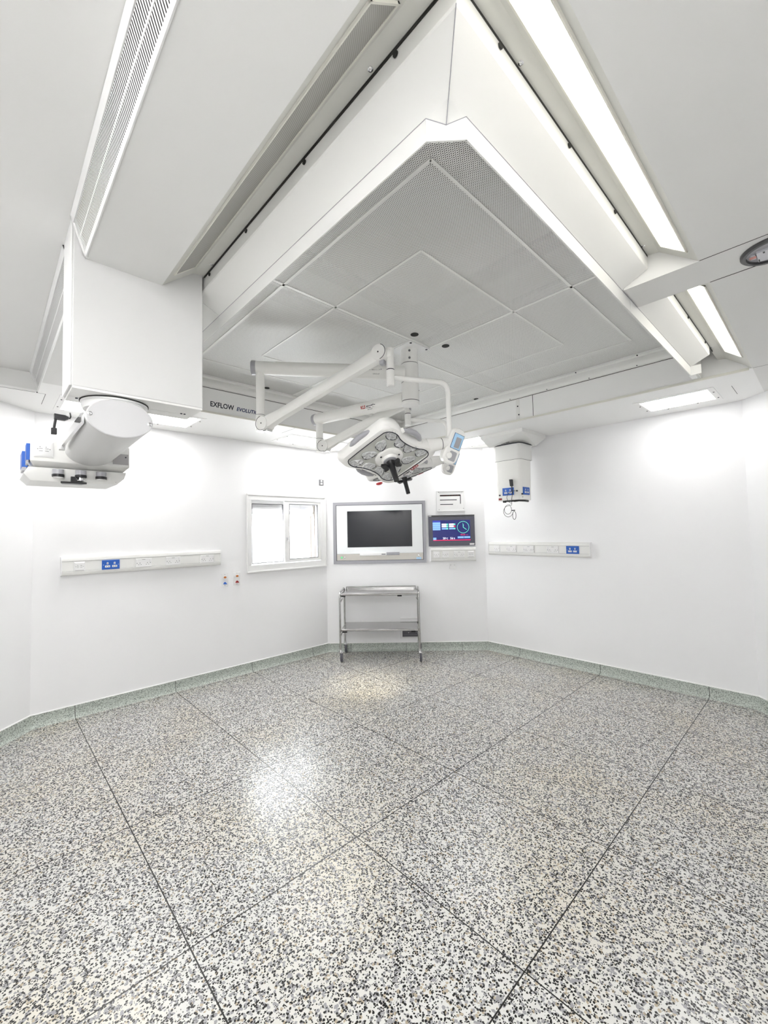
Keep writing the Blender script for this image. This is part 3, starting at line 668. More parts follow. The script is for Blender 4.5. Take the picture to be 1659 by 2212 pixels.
more(TL(1.800), 'white double socket at the window end of the left wall trunking', LW)
trunking(FR(-2.537, 1.380), 1.315, 'long white socket trunking on the right wall under the column pendant')
TR = lambda x: FR(x, 1.378) @ Matrix.Translation((0, -D, 0))
single_socket(TR(-3.067), 'small square single socket at the left end of the right wall trunking', RW)
more(TR(-2.853), 'leftmost white double socket on the right wall trunking', RW)
more(TR(-2.614), 'second white double socket from the left on the right wall trunking', RW)
more(TR(-2.305), 'white double socket next to the blue one on the right wall trunking', RW)
blue_socket(TR(-2.068), 'blue double socket at the right end of the right wall trunking', RW)
trunking(FB(1.755, 1.304), 0.605, 'short white socket trunking under the touch panel on the back wall', -.093, .093)
TB = lambda u: FB(u, 1.304) @ Matrix.Translation((0, -D, 0))
s1 = single_socket(TB(1.524), 'leftmost single white socket on the short trunking under the touch panel', BW)
tag(copy_tree(s1, TB(1.648)), 'second single white socket on the short trunking under the touch panel', 'socket', BW)
more(TB(1.835), 'white double socket on the short trunking under the touch panel', BW)
data_outlet(TB(1.995), 'square data outlet at the right end of the short trunking', BW)
blank_plate(FB(1.747, 1.140), 'small white blank plate below the short trunking on the back wall', .086, .080)
# outlet plates left of the window
def gas_plate(X, m, label):
    o = root_mesh('outlet_plate', plate(MB(), .082, .152, .006), 'plast', X, label, 'outlet plate', 'outlet plates left of the window')
    XA = Matrix.Rotation(math.pi/2, 4, 'X')
    b = build('boss', MB().lathe([(.024, .004), (.024, .012), (.021, .014)], Matrix.Translation((0, 0, .030)) @ XA, 24), 'plast', o, local=True)
    build('oval_port', MB().lathe([(.014, .010), (.014, .017), (.006, .018)], Matrix.Translation((0, 0, .031)) @ Matrix.Diagonal((1.15, 1, .85, 1)) @ XA, 20), 'orange', b, X=X, local=True)
    build('coupler', MB().loft([[(-.020, -.006, -.045), (.020, -.006, -.045), (.016, -.006, -.034), (.004, -.006, -.022), (-.008, -.006, -.026)], [(-.016, -.022, -.047), (.020, -.024, -.047), (.016, -.022, -.038), (.006, -.018, -.026), (-.006, -.018, -.030)]]), m, o, local=True)
    for z in (-.062, .062): build('screw', MB().box(-.003, .003, -.0072, -.005, z-.003, z+.003), 'greyink', o, local=True)
gas_plate(FL(2.017, 1.116), 'blue', 'white outlet plate with orange port above a blue coupler')
gas_plate(FL(2.162, 1.119), 'dred', 'white outlet plate with orange port above a dark red coupler')
# small metal switch plate high on the left wall
sw = root_mesh('switch_plate', plate(MB(), .078, .080, .008), mat('switch_metal', (0.17, 0.17, 0.18), .4), FL(3.385, 2.336), 'small square metal switch plate high on the wall above the window', 'switch', None)
build('rocker_switch', MB().box(-.011, .011, -.011, -.006, .006, .032), 'plast', sw, local=True); build('rocker_switch', MB().box(-.015, .015, -.011, -.006, -.028, -.008), 'plast', sw, local=True)

# ================================================================== display unit, touch panel, slotted panel and vent on the back wall
X0 = FB(0, 0)
def bx(name, m, p, u0, u1, y0, y1, z0, z1, bevel=0.0): return build(name, MB().box(u0, u1, y0, y1, z0, z1, X0), m, p, smooth=False, bevel=bevel)
tv = thing('wall_display', 'large wall display with white glass front and grey aluminium frame above the trolley', 'display', FB(0.745, 1.2))
fr = MB()
for a in ((.100, 1.390, 2.014, 2.055), (.100, 1.390, 1.196, 1.238), (.100, .141, 1.238, 2.014), (1.352, 1.390, 1.238, 2.014)): fr.box(a[0], a[1], -.016, 0, a[2], a[3], X0)
build('bezel', fr, 'alu', tv, smooth=False)
bx('bezel_gap', 'ink', tv, .141, 1.352, -.006, -.001, 1.238, 2.014)
bx('glass_front', 'wglass', tv, .148, 1.345, -.012, -.006, 1.334, 2.008)
bx('screen', 'screen', tv, .298, 1.198, -.0135, -.0115, 1.424, 1.928)
st_ = bx('control_strip', 'brush', tv, .148, 1.345, -.011, -.006, 1.243, 1.332)
XD = lambda u, z, y=-.011: X0 @ Matrix.Translation((u, y, z)) @ Matrix.Rotation(math.pi/2, 4, 'X')
build('power_button', MB().lathe([(.016, 0), (.016, .004), (.012, .006)], XD(.214, 1.285), 20), 'green', st_)
build('key_lock', MB().lathe([(.011, 0), (.011, .004), (.004, .005)], XD(.255, 1.285), 16), 'chrome', st_); build('key_lock', MB().lathe([(.012, 0), (.012, .006), (.004, .007)], XD(1.283, 1.296), 16), 'chrome', st_)
build('latch', MB().box(.725, .790, -.020, -.010, 1.262, 1.306, X0), 'brush', st_); bx('sticker', 'lcd', st_, 1.250, 1.318, -.0118, -.0105, 1.246, 1.272)
kb = MB().box(.470, .838, -.055, -.011, 1.308, 1.342, X0); kt = build('keyboard_tray', kb, 'plast', tv, bevel=.004)
build('keypad', MB().box(.838, 1.018, -.050, -.011, 1.310, 1.350, X0), 'grey', kt, bevel=.004); bx('nameplate', 'ink', kt, .77, .826, -.056, -.0545, 1.320, 1.329)
tp = thing('touch_panel', 'grey touch control panel with clock face, right of the large display', 'control panel', FB(1.744, 1.418))
bx('bezel', mat('slate_bezel', (0.105, 0.105, 0.135), .35), tp, 1.426, 2.063, -.022, 0, 1.418, 1.822)
bx('top_strip', mat('slate_strip', (0.06, 0.06, 0.065), .35), tp, 1.426, 2.063, -.024, 0, 1.824, 1.845); bx('nameplate', 'plast', tp, 1.432, 1.470, -.0245, -.023, 1.831, 1.838)
bx('sticker', 'plast', tp, 1.988, 2.052, -.0228, -.021, 1.428, 1.452)
scn = bx('screen', 'navy', tp, 1.484, 2.001, -.0228, -.0205, 1.487, 1.775)
pu = lambda px: 1.484+(px-1080)/372*.517
pz = lambda py: 1.775-(py-385)/205*.288
def el(name, m, x0, x1, y0, y1): return bx(name, m, scn, pu(x0), pu(x1), -.0236, -.0226, pz(y1), pz(y0))
for i, (a, b) in enumerate(((405, 424), (426, 444), (446, 463), (465, 482))): el('tile', 'tile', 1081, 1157, a, b)
for r_, (a, b) in enumerate(((419, 434), (439, 454), (461, 476))):
    for c_, x in enumerate((1171, 1243)):
        el('tile', 'wlit' if r_ < 2 else 'tile', x, x+46, a, b); el('status_bar', 'rlit' if (r_, c_) == (1, 1) else 'mint', x+46, x+62, a, b)
ck = build('clock_ring', MB().tube([X0 @ V((1.904+.080*math.cos(t), -.0236, 1.674+.080*math.sin(t))) for t in [2*math.pi*i/48 for i in range(49)]], .0028, 6, caps=False), 'mint', scn)
for dx, dz, w in ((-.003, .062, .0016), (.004, .038, .004), (.046, -.034, .004)):
    build('clock_hand', MB().tube([X0 @ V((1.904, -.024, 1.674)), X0 @ V((1.904+dx, -.024, 1.674+dz))], w, 6), 'mint', scn)
XS = lambda u, z: X0 @ Matrix.Translation((u, -.0232, z)) @ Matrix.Rotation(math.pi/2, 4, 'X')
text('lettering', '20', .040, XS(pu(1192), pz(564)), 'wlit', scn); text('lettering', '°C', .030, XS(pu(1218), pz(566)), 'wlit', scn)
text('lettering', '56', .040, XS(pu(1266), pz(564)), 'wlit', scn); text('lettering', '%', .030, XS(pu(1292), pz(566)), 'wlit', scn)
text('lettering', '00:00', .030, XS(pu(1378), pz(531)), 'rlit', scn); text('lettering', 'hrs', .018, XS(pu(1420), pz(532)), 'rlit', scn)
el('tile', 'tile', 1326, 1386, 547, 564); el('tile', 'tile', 1390, 1449, 547, 564); el('tile', 'tile', 1083, 1114, 555, 577); el('alarm_bar', 'rlit', 1083, 1452, 578, 586)
el('tile', mat('lit_dim_blue', (0.02, 0.03, 0.2), .3, emit=(0.02, 0.03, 0.25), es=.42), 1081, 1157, 388, 403)
ap = thing('indicator_panel', 'white framed wall panel with dark slots above the touch panel', 'wall panel', FB(1.747, 1.90))
bx('panel_plate', 'plast', ap, 1.552, 1.942, -.010, 0, 1.898, 2.188, .002)
af = MB()
for a in ((1.552, 1.942, 2.172, 2.188), (1.552, 1.942, 1.898, 1.912), (1.552, 1.572, 1.912, 2.172), (1.924, 1.942, 1.912, 2.172)): af.box(a[0], a[1], -.018, -.009, a[2], a[3], X0)
build('panel_frame', af, 'plast', ap, bevel=.002)
qu = lambda px: 1.552+(px-1120)/280*.388
qz = lambda py: 2.188-(py-92)/205*.288
def sl(name, m, x0, x1, y0, y1): return bx(name, m, ap, qu(x0), qu(x1), -.0112, -.0098, qz(y1), qz(y0))
sl('slot', mat('dark_brown_slot', (.03, .018, .015), .5), 1152, 1356, 134, 149)
for i in range(7): sl('indicator', 'dred', 1165+i*27, 1171+i*27, 139, 145)
sl('slot', 'ink', 1152, 1320, 182, 189); sl('slot', 'ink', 1154, 1282, 226, 233); sl('slot', 'ink', 1353, 1360, 136, 226); sl('top_joint', 'lgrey', 1146, 1376, 118, 121)
for x, y in ((1138, 108), (1374, 110), (1140, 282), (1384, 272)): build('screw', MB().lathe([(.005, 0), (.005, .002)], XD(qu(x), qz(y), -.0185), 10), 'greyink', ap)

wv = thing('wall_vent', 'low white wall vent with dark grille behind the trolley', 'air vent', FB(1.13, .165))
bx('vent_plate', 'plast', wv, 1.008, 1.270, -.012, 0, .164, .305, .002); bx('top_strip', 'plast', wv, 1.012, 1.270, -.020, 0, .425, .442, .002)
bx('grille_recess', 'ink', wv, 1.034, 1.244, -.0135, -.0115, .185, .284)
gm = MB()
for i in range(8): gm.box(1.034, 1.244, -.0175, -.0130, .190+i*.0122, .1935+i*.0122, X0)
for i in range(12): gm.box(1.040+i*.018, 1.0415+i*.018, -.0165, -.0130, .185, .284, X0)
build('grille', gm, 'grey', wv, smooth=False); build('knob', MB().lathe([(.006, 0), (.006, .004)], XD(1.118, .243, -.0175), 12), 'chrome', wv)

# ================================================================== instrument trolley
tw, td = V((.722, .692, 0)), V((-.692, .722, 0))
TO = V((-4.341, 3.298, 0)); XTR = frame(TO, tw, td, (0, 0, 1)); TW, TD = 1.006, .415
tro = thing('instrument_trolley', 'stainless steel two shelf trolley on castors below the wall display', 'trolley', XTR)
TX = lambda x, y, z: XTR @ V((x, y, z))
for x in (0.0, TW):
    r = .0125; q = []
    for p0, p1, p2 in (((x, 0, .79), (x, 0, .852), (x, .062, .868)), ((x, TD-.062, .878), (x, TD, .862), (x, TD, .79))):
        q += [TX(*[(1-t)**2*a+2*t*(1-t)*b+t*t*c for a, b, c in zip(p0, p1, p2)]) for t in (0, .25, .5, .75, 1)]
    build('side_frame', MB().tube([TX(x, 0, .145)]+q+[TX(x, TD, .145)], r, 14), 'steel', tro)
    for z in (.79, .37): build('shelf_stay', MB().tube([TX(x, .0, z-.06), TX(x+(.03 if x == 0 else -.03), .03, z)], .006, 8), 'steel', tro)
def shelf(z, lipz, name):
    mb = MB(); a, b, c, d = .012, TW-.012, -.004, TD+.004
    mb.loft([[TX(a, c, z-.028), TX(b, c, z-.028), TX(b, d, z-.028), TX(a, d, z-.028)], [TX(a, c, z), TX(b, c, z), TX(b, d, z), TX(a, d, z)]]); o = build(name, mb, 'steel', tro, bevel=.005)
    return o
top = shelf(.853, 0, 'top_shelf'); low = shelf(.405, 0, 'lower_shelf')
rl = MB(); rl.tube([TX(.03, TD+.004, .853), TX(.03, TD+.004, .885), TX(TW-.03, TD+.004, .885), TX(TW-.03, TD+.004, .853)], .0085, 10); build('back_rail', rl, 'steel', tro)
br_ = MB(); br_.box(.05, TW-.05, TD-.002, TD+.002, .853, .874, XTR); build('back_lip', br_, 'steel', tro)
for x, z in ((.045, .816), (.765, .816), (.060, .366), (.93, .366)): build('rubber_clip', MB().box(x-.028, x+.028, -.007, .012, z-.004, z+.012, XTR), 'black', tro)
for x, y, rz in ((0, 0, .3), (TW, 0, -.2), (0, TD, .1), (TW, TD, .4)):
    w_ = MB(); c = TX(x, y, .056)+V((math.cos(rz), math.sin(rz), 0))*.018; ax = (tw*math.cos(rz)+td*math.sin(rz))
    X = frame(c, td, (0, 0, 1), tw)
    w_.lathe([(.012, -.014), (.048, -.014), (.056, -.009), (.056, .009), (.048, .014), (.012, .014)], X, 28)
    ca = build('castor', w_, 'tyre', tro); build('hub', MB().lathe([(.026, -.0155), (.026, .0155)], X, 20), 'grey', ca)
    f = MB(); 
    for s in (-.019, .019): f.loft([[X @ V(p) for p in ((-.022, .0, s-.002), (.012, .0, s-.002), (.022, .058, s-.002), (-.030, .058, s-.002))], [X @ V(p) for p in ((-.022, .0, s+.002), (.012, .0, s+.002), (.022, .058, s+.002), (-.030, .058, s+.002))]])
    f.loft([[X @ V(p) for p in ((-.030, .056, -.021), (.024, .056, -.021), (.024, .056, .021), (-.030, .056, .021))], [X @ V(p) for p in ((-.030, .066, -.021), (.024, .066, -.021), (.024, .066, .021), (-.030, .066, .021))]])
    build('castor_fork', f, 'chrome', ca); build('castor_stem', MB().cyl(TX(x, y, .118), TX(x, y, .152), .0175), 'chrome', ca)

# ================================================================== column pendant on the right soffit
cp = thing('column_pendant', 'square white column pendant with blue sockets hanging from the right soffit', 'medical pendant', (-2.62, 4.68, 1.977))
def rrect(x0, x1, y0, y1, z, r, n=5):
    out = []
    for cx, cy, a0 in ((x1-r, y1-r, 0), (x0+r, y1-r, 90), (x0+r, y0+r, 180), (x1-r, y0+r, 270)):
        for i in range(n+1): a = math.radians(a0+90*i/n); out.append((cx+r*math.cos(a), cy+r*math.sin(a), z))
    return out
build('collar', MB().loft([rrect(-2.875, -2.325, 4.365, 4.945, CZ, .004, 1), rrect(-2.875, -2.325, 4.365, 4.945, 2.735, .004, 1), rrect(-2.835, -2.405, 4.475, 4.860, 2.640, .02, 2)]), 'offw', cp, smooth=False)
build('upper_sleeve', MB().loft([rrect(-2.802, -2.440, 4.512, 4.830, 2.650, .045), rrect(-2.802, -2.440, 4.512, 4.830, 2.460, .045)]), 'offw', cp)
build('column', MB().loft([rrect(-2.790, -2.448, 4.520, 4.805, 2.461, .045), rrect(-2.775, -2.452, 4.520, 4.795, 1.980, .045)]), 'arm', cp)
build('sleeve_seam', MB().loft([rrect(-2.7935, -2.4455, 4.517, 4.810, 2.461, .046), rrect(-2.7935, -2.4455, 4.517, 4.810, 2.457, .046)]), 'greyink', cp)
build('black_trim', MB().tube([(-2.835, 4.508, 2.648), (-2.50, 4.506, 2.648), (-2.452, 4.512, 2.648), (-2.432, 4.555, 2.648), (-2.432, 4.83, 2.648)], .005, 8), 'ink', cp)
text('lettering', 'www.mmpluk.com', .040, frame((-2.675, 4.494, 2.668), (1, 0, 0), (0, -.62, .78), (0, -.78, -.62)), 'ink', cp, sx=.75)
XF = lambda x, z: frame((x, 4.520, z), (1, 0, 0), (0, 1, 0), (0, 0, 1))
blue_socket(XF(-2.612, 2.083), '', None, 'blue_socket', cp)
blue_socket(frame((-2.4505, 4.64, 2.083), (0, 1, 0), (-1, 0, 0), (0, 0, 1)), '', None, 'blue_socket', cp)
dots('knob', [(-2.497, 4.520, 2.083), (-2.725, 4.520, 2.045)], .009, (0, -1, 0), 'ink', cp, .012); dots('knob', [(-2.452, 4.545, 2.045)], .010, (1, 0, 0), 'ink', cp, .008)
build('red_sticker', MB().box(-.022, .022, -.001, 0, -.012, .012, XF(-2.722, 1.998)), 'dred', cp); build('small_badge', MB().box(-.010, .010, -.001, 0, -.004, .004, frame((-2.452, 4.565, 2.01), (0, 1, 0), (-1, 0, 0), (0, 0, 1))), 'greyink', cp)
bo = MB(); bo.box(-2.66, -2.56, 4.53, 4.60, 1.962, 1.981); build('bottom_outlet', bo, 'black', cp, bevel=.003); build('bottom_outlet', MB().tube([(-2.555, 4.55, 1.968), (-2.50, 4.56, 1.972), (-2.455, 4.62, 1.968), (-2.46, 4.70, 1.966)], .012, 10), 'black', cp)
build('bottom_outlet', MB().box(-2.70, -2.672, 4.54, 4.57, 1.955, 1.981), 'black', cp)
cl = thing('coiled_lead', 'thin black coiled lead with plug hanging from the column pendant', 'cable', (-2.58, 4.49, 1.76))
build('plug', MB().loft([[(-2.573, y, 2.222) for y in ()] or [(-2.575, 4.500, 2.222), (-2.535, 4.500, 2.220), (-2.535, 4.478, 2.220), (-2.575, 4.478, 2.222)], [(-2.566, 4.500, 2.140), (-2.530, 4.500, 2.140), (-2.530, 4.478, 2.140), (-2.566, 4.478, 2.140)]]), 'black', cl, bevel=.004)
build('plug_neck', MB().tube([(-2.547, 4.49, 2.14), (-2.544, 4.49, 2.06), (-2.546, 4.49, 2.035)], [.007, .006, .005], 8), 'black', cl)
pts = [(-2.546, 4.49, 2.035), (-2.555, 4.488, 1.97), (-2.552, 4.487, 1.93)]
pts += [(-2.592+.045*math.cos(t)*1.15, 4.485-.002*i, 1.868+.056*math.sin(t)) for i, t in enumerate([.9+.35*k for k in range(19)])]
pts += [(-2.598+.062*math.cos(t), 4.480, 1.845+.065*math.sin(t)) for t in [1.9+.35*k for k in range(13)]]
build('lead', MB().tube(pts, .0026, 8), 'black', cl)
build('lead', MB().tube([(-2.505, 4.495, 2.083), (-2.545, 4.486, 2.083), (-2.600, 4.486, 2.050), (-2.617, 4.488, 2.01), (-2.605, 4.488, 1.97), (-2.56, 4.487, 1.935)], .0026, 8), 'black', cl)
build('lead', MB().tube([(-2.525+.024*math.cos(t)*.9, 4.486, 1.795+.040*math.sin(t)*1.2) for t in [1.2+.42*k for k in range(16)]], .003, 8), 'black', cl)
build('cable_tie', MB().box(-2.552, -2.515, 4.476, 4.490, 1.848, 1.860), 'black', cl)

# ================================================================== ceiling column and the two surgical lights
PX, PY = -2.2455, 2.4415
col = thing('ceiling_column', 'white round ceiling column with square plate at the centre of the canopy', 'ceiling column', (PX, PY, 2.64))
build('mounting_plate', MB().box(-2.362, -2.127, 2.333, 2.55, 3.086, 3.0995), 'white', col, bevel=.002)
dots('bolt_hole', [(-2.345, 2.35, 3.086), (-2.145, 2.35, 3.086), (-2.345, 2.533, 3.086), (-2.145, 2.533, 3.086)], .009, nz, 'ink', col, .002)
TC = Matrix.Translation((PX, PY, 0))
build('top_tube', MB().lathe([(.0655, 3.087), (.0655, 2.972)], TC, 36), 'lampw', col)
build('ring_gap', MB().lathe([(.0662, 2.972), (.0662, 2.968)], TC, 36), 'greyink', col)
vd = V((-PX, -PY, 0)).normalized()
for z in (3.058, 3.000): build('column_screw', MB().lathe([(.009, 0), (.009, .004), (.005, .006)], frame(V((PX, PY, z))+vd*.0645, vd.cross(V((0, 0, 1))), (0, 0, 1), vd), 14), 'greyink', col)
build('swivel_hub', MB().lathe([(.068, 2.967), (.068, 2.822)], TC, 36), 'lampw', col); build('ring_gap', MB().lathe([(.0685, 2.822), (.0685, 2.818)], TC, 36), 'greyink', col)
build('swivel_hub', MB().lathe([(.068, 2.817), (.0695, 2.672)], TC, 36), 'lampw', col); build('ring_gap', MB().lathe([(.070, 2.672), (.070, 2.668)], TC, 36), 'greyink', col)
build('bottom_cap', MB().lathe([(.0695, 2.667), (.070, 2.648), (.066, 2.640), (.05, 2.637)], TC, 36), 'lampw', col)
build('hub_clip', MB().lathe([(.004, 0), (.004, .003)], frame((PX+.045, PY+.052, 2.76), (1, -1, 0), (0, 0, 1), (1, 1, 0)), 10), 'ink', col)

def star(r, n=96, c=1.0):
    """outline of the lamp head: lobes on the axes, two flanks straight and the other two hollow"""
    rad = []
    for i in range(n):
        t = 2*math.pi*i/n; a, b = abs(math.cos(t)), abs(math.sin(t))
        p = (0.68 if math.cos(t)*math.sin(t) > 0 else 1.08); p = 1.0+(p-1.0)*c+(1-c)*0.9
        rad.append((a**p+b**p)**(-1/p))
    w = 3; sm = [sum(rad[(i+k) % n] for k in range(-w, w+1))/(2*w+1) for i in range(n)]
    return [(r*1.06*sm[i]*math.cos(2*math.pi*i/n), r*1.02*sm[i]*math.sin(2*math.pi*i/n)) for i in range(n)]
def lamp_head(parent, X, red=False):
    """local z points out of the underside, x along the axle; the axle leaves at the +x lobe"""
    R = .358; ring = lambda s, z, c=1.0: [(x, y, z) for x, y in star(R*s, c=c)]
    sh = build('lamp_shell', MB().loft([ring(.80, -.004), ring(.80, .006), ring(.845, .010), ring(.93, .006), ring(.985, -.012), ring(1.0, -.036), ring(.975, -.062), ring(.86, -.086), ring(.55, -.100, .7), ring(.15, -.104, .3)], X), 'lampw', parent)
    fc = build('lamp_face', MB().loft([ring(.80, -.004), ring(.80, -.001), ring(.05, -.001)], X), 'lampface', parent)
    sl = [X @ V((x, y, .0085)) for x, y in star(R*.815)]; build('face_seal', MB().tube(sl+[sl[0]], .0032, 6, caps=False), 'ink', parent)
    random.seed(3)
    for i in range(4):
        a0 = i*math.pi/2
        for rr, da, sz, rot in ((.222, 0.0, .042, .2), (.150, .42, .043, -.5), (.150, -.42, .043, .5)):
            a = a0+da; cx, cy = rr*math.cos(a), rr*math.sin(a); rings = []; n = 28
            for s, z in ((1.0, -.001), (1.0, .0055), (.90, .0075), (.62, .0035), (.30, .0065), (.06, .004)):
                p = []
                for j in range(n):
                    t = 2*math.pi*j/n; k = (1+.10*math.cos(3*t+a))*(1+.05*random.uniform(-1, 1)*(1 if s < .95 else 0))
                    x, y = sz*s*k*1.12*math.cos(t), sz*s*k*.80*math.sin(t)
                    p.append((cx+x*math.cos(a+rot)-y*math.sin(a+rot), cy+x*math.sin(a+rot)+y*math.cos(a+rot), z+(random.uniform(-.0045, .0045) if .1 < s < .95 else 0)))
                rings.append(p)
            le = build('lens', MB().loft(rings, X, c0=False), 'lens', parent)
            ol = [X @ V((x, y, .005)) for x, y, z in rings[1]]; k0 = int(n*((math.pi*1.5-a-rot) % (2*math.pi))/(2*math.pi)); q = [ol[(k0+j) % n] for j in range(-7, 8)]
            build('lens_edge', MB().tube(q, .0027, 6), 'ink', le)
    hub = build('hub', MB().lathe([(.094, -.001), (.094, .008), (.088, .013), (.055, .018), (.050, .026), (.046, .034), (.040, .036)], X, 40), 'lampw', parent)
    for a in (.5, 2.6, 4.6): build('hub_mark', MB().box(.064, .074, -.006, .006, .0145, .0185, X @ Matrix.Rotation(a, 4, 'Z')), 'ink', hub)
    build('hub_ring', MB().lathe([(.046, .030), (.046, .040), (.036, .042)], X, 32), 'lgrey', hub)
    hd = build('handle', MB().lathe([(.030, .036), (.026, .052), (.021, .060), (.0205, .075), (.019, .100), (.0185, .185), (.0165, .190)], X, 24), 'black', parent)
    g = [(0.021, .0), (.030, .030), (.058, .044), (.066, .030), (.060, 0), (.066, -.030), (.058, -.044), (.030, -.030)]
    for s in (1, -1):
        w = MB().loft([[(s*x*.97, y, .060) for x, y in g], [(s*x*1.0, y, .070) for x, y in g], [(s*x*.9, y*.8, .078) for x, y in g]], X @ Matrix.Rotation(.35, 4, 'Z')); build('handle_guard', w, 'black', hd)
    for i in range(4):
        a = math.pi/4+i*math.pi/2; Y = X @ Matrix.Rotation(a, 4, 'Z'); rr = R*(.60 if i % 2 == 0 else .745)+.018
        build('grip', MB().tube([Y @ V((rr-.030*abs(t)**2.2, .095*t, -.030)) for t in (-1, -.85, -.5, 0, .5, .85, 1)], [.006, .014, .0175, .0185, .0175, .014, .006], 14), 'lgrey', parent)
        for s in (-1, 1): build('grip_mount', MB().tube([Y @ V((rr-.038, s*.098, -.03)), Y @ V((rr-.018, s*.090, -.03))], [.020, .016], 12), 'lampw', parent)
    build('axle', MB().tube([X @ V((.27, 0, -.040)), X @ V((.33, 0, -.040)), X @ V((.375, 0, -.040)), X @ V((.42, 0, -.040))], [.052, .044, .038, .035], 20), 'lampw', parent)
    ag = MB().tube([X @ V((.374, 0, -.040)), X @ V((.3775, 0, -.040))], .0388, 20); build('axle_gap', ag, 'ink', parent)
    XL = X @ Matrix.Rotation(-math.pi/4, 4, 'Z') @ Matrix.Translation((R*.745*.905, 0, .0115)) @ Matrix.Rotation(math.pi/2, 4, 'Z')
    text('lettering', 'mar', .036, XL @ Matrix.Translation((-.044, 0, 0)), 'ink', sh, sx=1.1, bold=.0003); text('lettering', 'LED', .036, XL @ Matrix.Translation((.030, 0, 0)), 'redink', sh, sx=1.05, bold=.001)
    build('marking', MB().box(-.080, -.004, .0165, .0185, -.0002, .0004, XL), 'ink', sh, smooth=False)
    if red: build('red_cap', MB().lathe([(.030, .004), (.030, .014), (.018, .020)], X @ Matrix.Translation((-.20, -.165, 0)), 20), 'red', sh)
    return sh

def hexpath(p0, p1, corner, n=6):
    p0, p1, c = V(p0), V(p1), V(corner)
    return [(1-t)**2*p0+2*t*(1-t)*c+t*t*p1 for t in [i/n for i in range(n+1)]]

